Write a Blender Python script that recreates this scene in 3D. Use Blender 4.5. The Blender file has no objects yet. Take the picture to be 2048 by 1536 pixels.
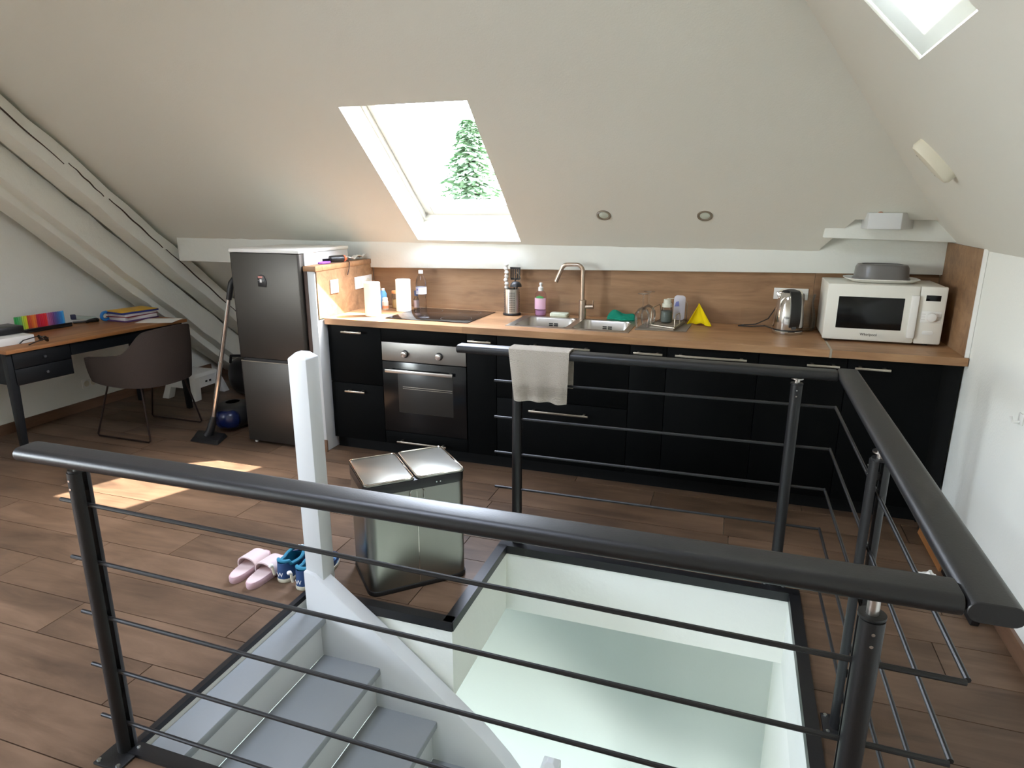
import bpy, bmesh, math, random
from math import sin, cos, pi, radians, sqrt, atan2
from mathutils import Vector, Matrix
random.seed(7)
S = bpy.context.scene
COL = S.collection

# ------------------------------------------------------------------ camera
def cam_axes(yaw, pitch, roll):
    cy, sy, cp, sp = cos(yaw), sin(yaw), cos(pitch), sin(pitch)
    f = Vector((sy*cp, cy*cp, sp)); r0 = Vector((cy, -sy, 0)); u0 = r0.cross(f)
    return cos(roll)*r0+sin(roll)*u0, -sin(roll)*r0+cos(roll)*u0, f
cd = bpy.data.cameras.new('camera'); cam = bpy.data.objects.new('camera', cd); COL.objects.link(cam)
r_, u_, f_ = cam_axes(radians(-18.61), radians(-15.08), radians(0.10))
M4 = Matrix((r_, u_, -f_)).transposed().to_4x4(); M4.translation = (2.5526, -3.7206, 1.6324)
cam.matrix_world = M4
cd.sensor_width = 36; cd.lens = 1320.5/2048*36; cd.clip_start = 0.02
S.camera = cam

# ------------------------------------------------------------------ light and exposure
S.view_settings.view_transform = 'Standard'; S.view_settings.look = 'None'
S.view_settings.gamma = 1; S.view_settings.use_curve_mapping = False
S.view_settings.exposure = 0.2
SUN_DIR = Vector((-.725, -.475, -1)).normalized()
w = bpy.data.worlds.new('sky'); S.world = w; w.use_nodes = True
nt = w.node_tree; bg = nt.nodes['Background']
sky = nt.nodes.new('ShaderNodeTexSky'); sky.sky_type = 'NISHITA'; sky.sun_disc = False
sky.sun_elevation = math.asin(-SUN_DIR.z); sky.sun_rotation = atan2(-SUN_DIR.x, -SUN_DIR.y)
sky.air_density = 1.0; sky.dust_density = 1.0; sky.ozone_density = 1.0
hs = nt.nodes.new('ShaderNodeHueSaturation'); hs.inputs['Saturation'].default_value = .45
nt.links.new(sky.outputs[0], hs.inputs['Color']); nt.links.new(hs.outputs[0], bg.inputs[0])
SKY_STRENGTH = 9.0
bg.inputs[1].default_value = SKY_STRENGTH
sl = bpy.data.lights.new('sun', 'SUN'); sl.energy = 40; sl.angle = radians(.6); sl.color = (1, .95, .87)
so = bpy.data.objects.new('sun', sl); COL.objects.link(so); so.rotation_euler = SUN_DIR.to_track_quat('-Z', 'Y').to_euler()
so.location = (6, 5, 8)
S.cycles.max_bounces = 14; S.cycles.diffuse_bounces = 8; S.cycles.glossy_bounces = 6
S.cycles.transparent_max_bounces = 16; S.cycles.caustics_reflective = False; S.cycles.caustics_refractive = False
S.cycles.sample_clamp_indirect = 8

def portal(loc, normal, sx, sy):
    l = bpy.data.lights.new('window_portal', 'AREA'); l.shape = 'RECTANGLE'; l.size = sx; l.size_y = sy; l.cycles.is_portal = True
    o = bpy.data.objects.new('window_portal', l); COL.objects.link(o)
    o.location = loc; return o

# ------------------------------------------------------------------ materials
def lin(r, g, b):
    f = lambda v: (v/255/12.92) if v/255 <= .04045 else ((v/255+.055)/1.055)**2.4
    return (f(r), f(g), f(b), 1)
def new_mat(name):
    m = bpy.data.materials.new(name); m.use_nodes = True
    return m, m.node_tree, m.node_tree.nodes['Principled BSDF']
def plain(name, col, rough=.5, metal=0, bump=0, scale=60, var=0, spec=.5, emit=None, stretch=None, coat=0):
    m, nt, b = new_mat(name); L = nt.links.new
    b.inputs['Base Color'].default_value = col; b.inputs['Roughness'].default_value = rough
    b.inputs['Metallic'].default_value = metal; b.inputs['Specular IOR Level'].default_value = spec
    if coat: b.inputs['Coat Weight'].default_value = coat
    if bump or var:
        tc = nt.nodes.new('ShaderNodeTexCoord'); n = nt.nodes.new('ShaderNodeTexNoise')
        n.inputs['Scale'].default_value = scale; n.inputs['Detail'].default_value = 4
        if stretch:
            mp = nt.nodes.new('ShaderNodeMapping'); mp.inputs['Scale'].default_value = stretch
            L(tc.outputs['Object'], mp.inputs[0]); L(mp.outputs[0], n.inputs[0])
        else: L(tc.outputs['Object'], n.inputs[0])
        if bump:
            bp = nt.nodes.new('ShaderNodeBump'); bp.inputs['Strength'].default_value = bump; bp.inputs['Distance'].default_value = .01
            L(n.outputs[0], bp.inputs['Height']); L(bp.outputs[0], b.inputs['Normal'])
        if var:
            mx = nt.nodes.new('ShaderNodeMix'); mx.data_type = 'RGBA'; mx.blend_type = 'MIX'
            mx.inputs[6].default_value = [c*(1-var) for c in col[:3]]+[1]; mx.inputs[7].default_value = [min(1, c*(1+var)) for c in col[:3]]+[1]
            L(n.outputs[0], mx.inputs[0]); L(mx.outputs[2], b.inputs['Base Color'])
    return m
def wood(name, dark, mid, light, stretch=(1.2, 14, 14), rough=.45, per_object=False, knots=True, spec=.4, strips=0, bump=.06):
    m, nt, b = new_mat(name); L = nt.links.new; N = nt.nodes.new
    tc = N('ShaderNodeTexCoord'); src = tc.outputs['Object']
    if per_object:
        oi = N('ShaderNodeObjectInfo'); ad = N('ShaderNodeVectorMath'); ad.operation = 'ADD'
        cm = N('ShaderNodeCombineXYZ'); ml = N('ShaderNodeMath'); ml.operation = 'MULTIPLY'; ml.inputs[1].default_value = 37
        L(oi.outputs['Random'], ml.inputs[0]); L(ml.outputs[0], cm.inputs[0]); L(ml.outputs[0], cm.inputs[1])
        L(src, ad.inputs[0]); L(cm.outputs[0], ad.inputs[1]); src = ad.outputs[0]
    mp = N('ShaderNodeMapping'); mp.inputs['Scale'].default_value = stretch; L(src, mp.inputs[0])
    n1 = N('ShaderNodeTexNoise'); n1.inputs['Scale'].default_value = 2.2; n1.inputs['Detail'].default_value = 7; n1.inputs['Roughness'].default_value = .62; n1.inputs['Distortion'].default_value = .8
    L(mp.outputs[0], n1.inputs[0])
    n2 = N('ShaderNodeTexNoise'); n2.inputs['Scale'].default_value = 1.7; n2.inputs['Detail'].default_value = 3
    mp2 = N('ShaderNodeMapping'); mp2.inputs['Scale'].default_value = (stretch[0]*1.3, stretch[1]*.33, stretch[2]*.33); L(src, mp2.inputs[0]); L(mp2.outputs[0], n2.inputs[0])
    mixf = N('ShaderNodeMath'); mixf.operation = 'ADD'
    h = N('ShaderNodeMath'); h.operation = 'MULTIPLY'; h.inputs[1].default_value = .55; L(n1.outputs[0], h.inputs[0])
    h2 = N('ShaderNodeMath'); h2.operation = 'MULTIPLY'; h2.inputs[1].default_value = .45; L(n2.outputs[0], h2.inputs[0])
    L(h.outputs[0], mixf.inputs[0]); L(h2.outputs[0], mixf.inputs[1])
    cr = N('ShaderNodeValToRGB'); e = cr.color_ramp.elements
    e[0].position = .33; e[0].color = dark; e[1].position = .68; e[1].color = light
    em = cr.color_ramp.elements.new(.5); em.color = mid
    L(mixf.outputs[0], cr.inputs[0]); outc = cr.outputs[0]
    if per_object:
        hv = N('ShaderNodeHueSaturation'); mr = N('ShaderNodeMapRange'); mr.inputs[3].default_value = .86; mr.inputs[4].default_value = 1.13
        L(oi.outputs['Random'], mr.inputs[0]); L(mr.outputs[0], hv.inputs['Value']); L(outc, hv.inputs['Color']); outc = hv.outputs[0]
    if strips:     # printed boards: every board has its own tone
        sx = N('ShaderNodeSeparateXYZ'); L(tc.outputs['Object'], sx.inputs[0])
        def mth(op, a, v=None, b2=None):
            q_ = N('ShaderNodeMath'); q_.operation = op; L(a, q_.inputs[0])
            if v is not None: q_.inputs[1].default_value = v
            if b2 is not None: L(b2, q_.inputs[1])
            return q_.outputs[0]
        row = mth('FLOOR', mth('DIVIDE', sx.outputs[strips[0]], strips[1]))
        colm = mth('FLOOR', mth('ADD', mth('DIVIDE', sx.outputs['X'], 1.1), None, mth('MULTIPLY', row, .377)))
        cb_ = N('ShaderNodeCombineXYZ'); L(row, cb_.inputs[0]); L(colm, cb_.inputs[1])
        wn = N('ShaderNodeTexWhiteNoise'); wn.noise_dimensions = '3D'; L(cb_.outputs[0], wn.inputs['Vector'])
        hv2 = N('ShaderNodeHueSaturation'); mr2 = N('ShaderNodeMapRange'); mr2.inputs[3].default_value = .87; mr2.inputs[4].default_value = 1.12
        L(wn.outputs['Value'], mr2.inputs[0]); L(mr2.outputs[0], hv2.inputs['Value']); L(outc, hv2.inputs['Color']); outc = hv2.outputs[0]
    L(outc, b.inputs['Base Color'])
    b.inputs['Roughness'].default_value = rough; b.inputs['Specular IOR Level'].default_value = spec
    bp = N('ShaderNodeBump'); bp.inputs['Strength'].default_value = bump; bp.inputs['Distance'].default_value = .004
    L(n1.outputs[0], bp.inputs['Height']); L(bp.outputs[0], b.inputs['Normal'])
    return m
def thin_glass(name, tint=(1, 1, 1, 1), refl=.08, k=.4):
    m = bpy.data.materials.new(name); m.use_nodes = True; nt = m.node_tree; nt.nodes.clear(); N = nt.nodes.new; L = nt.links.new
    o = N('ShaderNodeOutputMaterial'); t = N('ShaderNodeBsdfTransparent'); t.inputs[0].default_value = tint
    g = N('ShaderNodeBsdfGlossy'); g.inputs['Roughness'].default_value = .03
    fr = N('ShaderNodeLayerWeight'); fr.inputs[0].default_value = refl; mx = N('ShaderNodeMixShader')
    lm = N('ShaderNodeMath'); lm.operation = 'MULTIPLY'; lm.inputs[1].default_value = k
    L(fr.outputs['Fresnel'], lm.inputs[0]); L(lm.outputs[0], mx.inputs[0]); L(t.outputs[0], mx.inputs[1]); L(g.outputs[0], mx.inputs[2]); L(mx.outputs[0], o.inputs[0])
    return m

MT = dict(
    wall=plain('white_wall_paint', lin(232, 233, 226), .75, bump=.12, scale=90, spec=.25),
    ceil=plain('warm_white_ceiling_paint', lin(226, 225, 215), .8, bump=.1, scale=120, spec=.2),
    beam=plain('white_painted_timber', lin(228, 228, 218), .65, bump=.5, scale=9, stretch=(1, 3, 3), spec=.3),
    plaster=plain('white_rough_plaster', lin(222, 224, 217), .8, bump=.55, scale=12, spec=.2),
    gloss_white=plain('white_gloss_paint', lin(206, 208, 208), .4, spec=.3, bump=.05, scale=30),
    lower=plain('grey_green_wall_paint', lin(184, 191, 187), .7, spec=.25, bump=.05),
    tread=plain('grey_stair_paint', lin(140, 144, 146), .45, spec=.3, bump=.06, scale=40),
    floor=wood('brown_oak_floor', lin(61, 48, 38), lin(92, 72, 56), lin(114, 91, 73), (.9, 5, 5), .45, True, spec=.3),
    floor_plain=wood('brown_oak_floor_far', lin(80, 60, 46), lin(112, 83, 64), lin(132, 102, 80), (1.0, 5, 5), .45),
    skirt=wood('brown_skirting', lin(92, 68, 52), lin(112, 84, 64), lin(126, 97, 75), (1.5, 1.5, 9), .45),
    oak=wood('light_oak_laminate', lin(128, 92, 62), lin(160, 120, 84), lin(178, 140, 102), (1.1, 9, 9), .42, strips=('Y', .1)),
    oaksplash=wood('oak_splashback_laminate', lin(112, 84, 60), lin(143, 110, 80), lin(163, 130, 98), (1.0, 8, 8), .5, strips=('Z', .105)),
    darkwood=plain('dark_stained_edge', lin(62, 40, 28), .55),
    desktop=wood('honey_desk_wood', lin(118, 76, 42), lin(148, 98, 56), lin(164, 112, 68), (9, 1.1, 9), .4),
    black=plain('black_lacquer_front', lin(8, 9, 9), .55, spec=.05),
    blackbody=plain('black_carcass', lin(8, 9, 9), .6, spec=.15),
    rail=plain('black_powder_coat', lin(22, 22, 23), .42, spec=.45, bump=.04, scale=200),
    edge=plain('black_edge_trim', lin(22, 22, 24), .35, spec=.5),
    steel=plain('brushed_steel', lin(196, 192, 186), .28, 1, bump=.05, scale=4, stretch=(1, 1, 120)),
    fridge=plain('fridge_silver_steel', lin(78, 75, 71), .42, .85, bump=.02, scale=4, stretch=(60, 60, 1)),
    bin=plain('bin_brushed_steel', lin(142, 142, 135), .3, 1, bump=.02, scale=4, stretch=(60, 60, 1)),
    ovensteel=plain('oven_brushed_steel', lin(140, 137, 132), .42, .9, bump=.03, scale=4, stretch=(1, 1, 120)),
    chrome=plain('polished_chrome', lin(215, 212, 208), .1, 1),
    satin=plain('satin_nickel', lin(176, 168, 154), .32, 1),
    faucet=plain('warm_brushed_steel', lin(182, 166, 150), .3, 1),
    cream=plain('ivory_plastic', lin(216, 210, 190), .5),
    white=plain('white_plastic', lin(228, 227, 222), .4),
    mw=plain('microwave_white', lin(224, 222, 212), .35),
    blackplastic=plain('black_plastic', lin(22, 22, 23), .4),
    blackglass=plain('black_glass', lin(12, 13, 14), .16, spec=.35),
    hob=plain('hob_glass', lin(20, 17, 16), .12, spec=.6),
    ovenglass=plain('oven_glass', lin(44, 42, 39), .3, spec=.35),
    fabric=plain('taupe_felt', lin(66, 58, 54), .9, bump=.35, scale=300, var=.12, spec=.1),
    darkwire=plain('dark_bronze_wire', lin(46, 34, 30), .45, .6),
    desk_black=plain('blue_black_paint', lin(14, 17, 20), .5, spec=.25),
    towel=plain('beige_terry', lin(186, 177, 164), .95, bump=.9, scale=260, var=.06, spec=.05),
    paper=plain('white_paper', lin(236, 234, 228), .85, bump=.25, scale=120, spec=.1),
    card=plain('cardboard', lin(168, 140, 104), .85),
    green=plain('green_microfibre', lin(30, 128, 104), .9, bump=.5, scale=200, spec=.1),
    yellow=plain('yellow_microfibre', lin(222, 196, 20), .9, bump=.4, scale=200, spec=.1),
    sponge=plain('pale_sponge', lin(222, 228, 206), .9, bump=.6, scale=220, spec=.1),
    greybowl=plain('grey_glazed_ceramic', lin(104, 102, 100), .3),
    mat=plain('taupe_drying_mat', lin(128, 118, 106), .8),
    glass=thin_glass('window_glass'), tumbler=thin_glass('clear_drinking_glass', (.95, .955, .95, 1), .28, .75),
    pet=thin_glass('clear_plastic', (.92, .935, .95, 1), .25, .6), soapliq=thin_glass('clear_pink_soap', (.93, .84, .9, 1), .18),
    pink=plain('pale_pink_foam', lin(208, 188, 187), .6), pinksole=plain('pink_sole', lin(196, 164, 170), .6),
    navy=plain('navy_mesh', lin(36, 68, 112), .7, bump=.2, scale=300), teal=plain('teal_lining', lin(34, 116, 144), .7), skyblue=plain('light_blue_foam', lin(120, 164, 204), .6),
    vacblue=plain('blue_gloss_plastic', lin(14, 26, 66), .25), copper=plain('copper_pipe', lin(176, 110, 78), .4, .8),
    purple=plain('purple_plastic', lin(140, 84, 178), .4), orange=plain('orange_plastic', lin(226, 100, 60), .45),
    leaf=plain('conifer_green', lin(104, 130, 100), .7, var=.3, scale=3), bark=plain('bark', lin(52, 42, 34), .9),
    blind=None, screw=plain('zinc_screw', lin(190, 195, 195), .25, 1),
)
def blind_mat():
    m = bpy.data.materials.new('translucent_blind'); m.use_nodes = True; nt = m.node_tree; nt.nodes.clear(); N = nt.nodes.new; L = nt.links.new
    o = N('ShaderNodeOutputMaterial'); t = N('ShaderNodeBsdfTranslucent'); d = N('ShaderNodeBsdfDiffuse'); mx = N('ShaderNodeMixShader')
    t.inputs[0].default_value = (.5, .51, .48, 1); d.inputs[0].default_value = (.7, .71, .68, 1); mx.inputs[0].default_value = .5
    L(d.outputs[0], mx.inputs[1]); L(t.outputs[0], mx.inputs[2]); L(mx.outputs[0], o.inputs[0]); return m
MT['blind'] = blind_mat()
def colmat(rgb, rough=.5):
    k = 'paint_%d_%d_%d' % rgb
    if k not in MT: MT[k] = plain(k, lin(*rgb), rough)
    return MT[k]

# ------------------------------------------------------------------ mesh builder
class MB:
    def __init__(s): s.v = []; s.f = []
    def add(s, vs, fs):
        o = len(s.v); s.v += [tuple(v) for v in vs]; s.f += [tuple(i+o for i in f) for f in fs]; return s
    def box(s, x0, y0, z0, x1, y1, z1):
        return s.add([(x0,y0,z0),(x1,y0,z0),(x1,y1,z0),(x0,y1,z0),(x0,y0,z1),(x1,y0,z1),(x1,y1,z1),(x0,y1,z1)],
                     [(0,3,2,1),(4,5,6,7),(0,1,5,4),(1,2,6,5),(2,3,7,6),(3,0,4,7)])
    def hexa(s, p8):   # bottom loop of 4, top loop of 4
        return s.add(p8, [(0,3,2,1),(4,5,6,7),(0,1,5,4),(1,2,6,5),(2,3,7,6),(3,0,4,7)])
    def prism(s, poly, ext):   # poly of 3D points, extruded by ext
        n = len(poly); e = Vector(ext); p = [Vector(q) for q in poly]
        return s.add(p+[q+e for q in p], [tuple(range(n-1, -1, -1)), tuple(range(n, 2*n))]+[(i, (i+1) % n, (i+1) % n+n, i+n) for i in range(n)])
    def cyl(s, p0, p1, r0, r1=None, n=16, caps=True):
        r1 = r0 if r1 is None else r1
        p0, p1 = Vector(p0), Vector(p1); d = (p1-p0).normalized()
        a = d.orthogonal().normalized(); b = d.cross(a); vs = []
        for p, r in ((p0, r0), (p1, r1)):
            for i in range(n):
                t = 2*pi*i/n; vs.append(p+a*r*cos(t)+b*r*sin(t))
        fs = [(i, (i+1) % n, (i+1) % n+n, i+n) for i in range(n)]
        if caps: fs += [tuple(range(n-1, -1, -1)), tuple(range(n, 2*n))]
        return s.add(vs, fs)
    def tube(s, pts, r, n=8, closed=False):
        pts = [Vector(p) for p in pts]; m = len(pts); rings = []
        rr = r if isinstance(r, (list, tuple)) else [r]*m
        prev = None
        for i, p in enumerate(pts):
            t = (pts[(i+1) % m]-pts[i-1]) if (closed or 0 < i < m-1) else (pts[1]-pts[0] if i == 0 else pts[-1]-pts[-2])
            t.normalize()
            a = t.orthogonal().normalized() if prev is None else (prev-t*prev.dot(t)).normalized()
            prev = a; b = t.cross(a)
            rings.append([p+(a*cos(2*pi*k/n)+b*sin(2*pi*k/n))*rr[i] for k in range(n)])
        vs = [v for g in rings for v in g]; fs = []
        for i in range(m if closed else m-1):
            j = (i+1) % m
            for k in range(n): fs.append((i*n+k, i*n+(k+1) % n, j*n+(k+1) % n, j*n+k))
        if not closed: fs += [tuple(range(n-1, -1, -1)), tuple((m-1)*n+k for k in range(n))]
        return s.add(vs, fs)
    def lathe(s, prof, c=(0, 0, 0), n=24, sx=1, sy=1):
        vs = []; fs = []; m = len(prof)
        for (r, z) in prof:
            for k in range(n): vs.append((c[0]+sx*r*cos(2*pi*k/n), c[1]+sy*r*sin(2*pi*k/n), c[2]+z))
        for i in range(m-1):
            for k in range(n): fs.append((i*n+k, i*n+(k+1) % n, (i+1)*n+(k+1) % n, (i+1)*n+k))
        if prof[0][0] > 1e-5: fs.append(tuple(range(n-1, -1, -1)))
        if prof[-1][0] > 1e-5: fs.append(tuple((m-1)*n+k for k in range(n)))
        return s.add(vs, fs)
    def open_lathe(s, prof, c=(0, 0, 0), n=24):
        vs = []; fs = []; m = len(prof)
        for (r, z) in prof:
            for k in range(n): vs.append((c[0]+r*cos(2*pi*k/n), c[1]+r*sin(2*pi*k/n), c[2]+z))
        for i in range(m-1):
            for k in range(n): fs.append((i*n+k, i*n+(k+1) % n, (i+1)*n+(k+1) % n, (i+1)*n+k))
        return s.add(vs, fs)
    def grid(s, fn, nu, nv):
        vs = [fn(i/nu, j/nv) for j in range(nv+1) for i in range(nu+1)]
        return s.add(vs, [(j*(nu+1)+i, j*(nu+1)+i+1, (j+1)*(nu+1)+i+1, (j+1)*(nu+1)+i) for j in range(nv) for i in range(nu)])
    def rot(s, ang, c=(0, 0)):
        ca, sa = cos(ang), sin(ang)
        s.v = [((x-c[0])*ca-(y-c[1])*sa+c[0], (x-c[0])*sa+(y-c[1])*ca+c[1], z) for x, y, z in s.v]; return s

OFF = {}          # world offset that a child's mesh must subtract
LOCALS = set()    # things whose parts are given in local coordinates
def mesh_from(mb, name, off=(0, 0, 0), bevel=0, seg=2, smooth=True, solid=0, ang=35):
    me = bpy.data.meshes.new(name)
    me.from_pydata([(x-off[0], y-off[1], z-off[2]) for x, y, z in mb.v], [], mb.f)
    bm = bmesh.new(); bm.from_mesh(me)
    bmesh.ops.recalc_face_normals(bm, faces=bm.faces)
    if solid:
        bmesh.ops.solidify(bm, geom=bm.faces, thickness=solid); bmesh.ops.recalc_face_normals(bm, faces=bm.faces)
    if bevel:
        ed = [e for e in bm.edges if len(e.link_faces) == 2 and e.calc_face_angle(0) > radians(30)]
        bmesh.ops.bevel(bm, geom=ed, offset=bevel, segments=seg, affect='EDGES', profile=.5, clamp_overlap=True)
    bm.to_mesh(me); bm.free()
    if smooth:
        me.shade_smooth(); me.set_sharp_from_angle(angle=radians(ang))
    return me
def thing(name, label, cat, loc=(0, 0, 0), rotz=0, group=None, local=False):
    o = bpy.data.objects.new(name, None); COL.objects.link(o); o.location = loc; o.rotation_euler = (0, 0, rotz); o.empty_display_size = .05
    o['label'] = label; o['category'] = cat
    if group: o['group'] = group
    OFF[o] = (0, 0, 0) if local else loc
    return o
def part(name, mb, mat, parent, bevel=0, label=None, kind=None, **k):
    off = OFF.get(parent, (0, 0, 0))
    me = mb if isinstance(mb, bpy.types.Mesh) else mesh_from(mb, name, off, bevel, **k)
    if not me.materials: me.materials.append(MT[mat] if isinstance(mat, str) else mat)
    o = bpy.data.objects.new(name, me); COL.objects.link(o); o.parent = parent; OFF[o] = off
    if label: o['label'] = label
    if kind: o['kind'] = kind
    return o
def solid(name, mb, mat, label, cat, group=None, bevel=0, kind=None, **k):
    xs = [v[0] for v in mb.v]; ys = [v[1] for v in mb.v]; zs = [v[2] for v in mb.v]
    off = ((min(xs)+max(xs))/2, (min(ys)+max(ys))/2, min(zs))
    me = mesh_from(mb, name, off, bevel, **k); me.materials.append(MT[mat] if isinstance(mat, str) else mat)
    o = bpy.data.objects.new(name, me); COL.objects.link(o); o.location = off; OFF[o] = off
    o['label'] = label; o['category'] = cat
    if group: o['group'] = group
    if kind: o['kind'] = kind
    return o
def struct(name, mb, mat, label=None, bevel=0, **k):
    me = mesh_from(mb, name, (0, 0, 0), bevel, **k); me.materials.append(MT[mat] if isinstance(mat, str) else mat)
    o = bpy.data.objects.new(name, me); COL.objects.link(o); o['kind'] = 'structure'; OFF[o] = (0, 0, 0)
    if label: o['label'] = label
    return o
def text_part(body, size, mat, parent, loc, rot, name='lettering'):
    c = bpy.data.curves.new(name, 'FONT'); c.body = body; c.size = size; c.extrude = .0004; c.align_x = 'CENTER'; c.align_y = 'CENTER'
    t = bpy.data.objects.new(name+'_src', c); COL.objects.link(t)
    dg = bpy.context.evaluated_depsgraph_get(); me = bpy.data.meshes.new_from_object(t.evaluated_get(dg))
    bpy.data.objects.remove(t); bpy.data.curves.remove(c)
    me.materials.clear(); me.materials.append(MT[mat])
    o = bpy.data.objects.new(name, me); COL.objects.link(o); o.parent = parent; off = OFF[parent]
    o.location = (loc[0]-off[0], loc[1]-off[1], loc[2]-off[2]); o.rotation_euler = rot
    return o

# ------------------------------------------------------------------ room dimensions
XL, XR, YB, YR = -2.45, 3.67, 2.28, -5.6       # left wall, right wall, low back, rear wall
AL = radians(39.5); SA, CA = sin(AL), cos(AL)
ZTOP = 2.9; KR = 1.024
AR = math.atan(KR); SR, CR = sin(AR), cos(AR)
def main_pt(x, s, d=0):      # on the kitchen slope; d = outwards
    return Vector((x, .63-s*CA+d*SA, 1.36+s*SA+d*CA))
def valley_x(z): return 3.66-(z-1.44)/KR
def right_pt(x, y, d=0):
    return Vector((x+d*SR, y, 1.44+(3.66-x)*KR+d*CR))
S_TOP = (ZTOP-1.36)/SA; S_BOT = -1.36/SA
TH = .26
WX0, WX1, WS0, WS1 = .405, 1.165, .065, 1.25     # kitchen skylight opening

def quad_slab(mb, pts, off):
    a = [Vector(p) for p in pts]; mb.prism(a, off)
# kitchen slope ceiling
mb = MB(); o = Vector((0, SA, CA))*TH
def q(x0, x1, s0, s1, xr0=None, xr1=None):
    quad_slab(mb, [main_pt(x0, s0), main_pt(xr0 if xr0 is not None else x1, s0), main_pt(xr1 if xr1 is not None else x1, s1), main_pt(x0, s1)], o)
q(XL-.05, WX0, S_BOT, S_TOP)
q(WX0, WX1, S_BOT, WS0); q(WX0, WX1, WS1, S_TOP)
q(WX1, 3.004, S_BOT, .052)
s2 = (1.565-1.36)/SA                              # cut above the beam on the right
quad_slab(mb, [main_pt(WX1, .052), main_pt(3.004, .052), main_pt(3.139, s2), main_pt(WX1, s2)], o)
q(WX1, 0, s2, S_TOP, valley_x(1.36+s2*SA), valley_x(ZTOP))
ceiling_main = struct('ceiling', mb, 'ceil', 'white sloping attic ceiling over the kitchen', smooth=False)
# right slope ceiling with its skylight
RX0, RX1, RY0, RY1 = 2.42, 3.038, -1.737, -1.168
xt = valley_x(ZTOP); yt = .63-S_TOP*CA
mb = MB(); o = Vector((SR, 0, CR))*TH
def rq(pts): quad_slab(mb, [right_pt(x, y) for x, y in pts], o)
yv = lambda x: .63-((1.44+(3.66-x)*KR)-1.36)/SA*CA
rq([(XR, yv(XR)+.15), (RX1, yv(RX1)), (RX1, RY1), (XR, RY1)])
rq([(RX1, yv(RX1)), (RX0, yv(RX0)), (RX0, RY1), (RX1, RY1)])
rq([(RX0, yv(RX0)), (xt, yv(xt)), (xt, YR), (RX0, YR)])
rq([(XR, RY1), (RX1, RY1), (RX1, RY0), (XR, RY0)])
rq([(XR, RY0), (RX0, RY0), (RX0, YR), (XR, YR)])
struct('ceiling_slope', mb, 'ceil', 'white sloping ceiling above the right wall', smooth=False)
HX0, HX1, HY0, HY1 = .6, 1.6, -2.9, -1.9        # unseen roof light above the stairs, added to brighten the room
mb = MB().box(XL-.05, YR, ZTOP, HX0, yt, ZTOP+.2).box(HX1, YR, ZTOP, xt+.05, yt, ZTOP+.2).box(HX0, YR, ZTOP, HX1, HY0, ZTOP+.2).box(HX0, HY1, ZTOP, HX1, yt, ZTOP+.2)
struct('ceiling_flat', mb, 'ceil', smooth=False)
wf = struct('added_roof_light', MB().box(HX0, HY0, ZTOP+.15, HX1, HY1, ZTOP+.16), 'glass', smooth=False)
mb = MB()
for a in (HX0, HX1-.06): mb.box(a, HY0, ZTOP+.12, a+.06, HY1, ZTOP+.19)
part('window_frame', mb.box(HX0, HY0, ZTOP+.12, HX1, HY0+.06, ZTOP+.19).box(HX0, HY1-.06, ZTOP+.12, HX1, HY1, ZTOP+.19), 'white', wf, smooth=False)
p = portal(((HX0+HX1)/2, (HY0+HY1)/2, ZTOP+.22), None, HX1-HX0, HY1-HY0)
# walls
struct('wall_right', MB().box(XR, YR-.1, -2.9, XR+.2, YB, 1.46), 'wall', 'white plastered wall right of the kitchen', smooth=False)
LY0, LY1, LZ0, LZ1 = -5.4, -4.0, .8, 2.4  # unseen gable window, added to brighten the right wall
mb = MB(); mb.prism([(XL, LY1, -.34), (XL, YB+.1, -.34), (XL, YB+.1, .0), (XL, yt, ZTOP+.05), (XL, LY1, ZTOP+.05)], (-.2, 0, 0))
mb.box(XL-.2, YR, -.34, XL, LY0, ZTOP+.05).box(XL-.2, LY0, -.34, XL, LY1, LZ0).box(XL-.2, LY0, LZ1, XL, LY1, ZTOP+.05)
struct('wall_left', mb, 'wall', 'white gable wall behind the desk', smooth=False)
wl = struct('added_gable_window', MB().box(XL-.15, LY0, LZ0, XL-.14, LY1, LZ1), 'glass', smooth=False)
mb = MB()
for a in (LY0, (LY0+LY1)/2-.03, LY1-.06): mb.box(XL-.18, a, LZ0, XL-.11, a+.06, LZ1)
part('window_frame', mb.box(XL-.18, LY0, LZ0, XL-.11, LY1, LZ0+.06).box(XL-.18, LY0, LZ1-.06, XL-.11, LY1, LZ1), 'white', wl, smooth=False)
p = portal((XL-.22, (LY0+LY1)/2, (LZ0+LZ1)/2), None, LZ1-LZ0, LY1-LY0); p.rotation_euler = Vector((1, 0, 0)).to_track_quat('-Z', 'Y').to_euler()
p.data.size = p.data.size_y = 1.5
# rear wall behind the camera
struct('wall_rear', MB().box(XL-.2, YR-.2, -.34, XR, YR, ZTOP+.2), 'wall', smooth=False)

# kitchen skylight: frame, sash, glass
win = struct('window_1', MB().prism([main_pt(WX0+.07, .19, .225), main_pt(WX1-.07, .19, .225), main_pt(WX1-.07, 1.2, .225), main_pt(WX0+.07, 1.2, .225)], Vector((0, SA, CA))*.012), 'glass', 'bright open-sky roof window above the hob', smooth=False)
def frame_on(fn, x0, x1, s0, s1, w4, d0, d1, nrm):
    mb = MB(); l, rr, b, t = w4; e = nrm*(d1-d0)
    for a in ([(x0, s0), (x0+l, s0), (x0+l, s1), (x0, s1)], [(x1-rr, s0), (x1, s0), (x1, s1), (x1-rr, s1)],
              [(x0+l, s0), (x1-rr, s0), (x1-rr, s0+b), (x0+l, s0+b)], [(x0+l, s1-t), (x1-rr, s1-t), (x1-rr, s1), (x0+l, s1)]):
        mb.prism([fn(u, v, d0) for u, v in a], e)
    return mb
NM = Vector((0, SA, CA))
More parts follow.
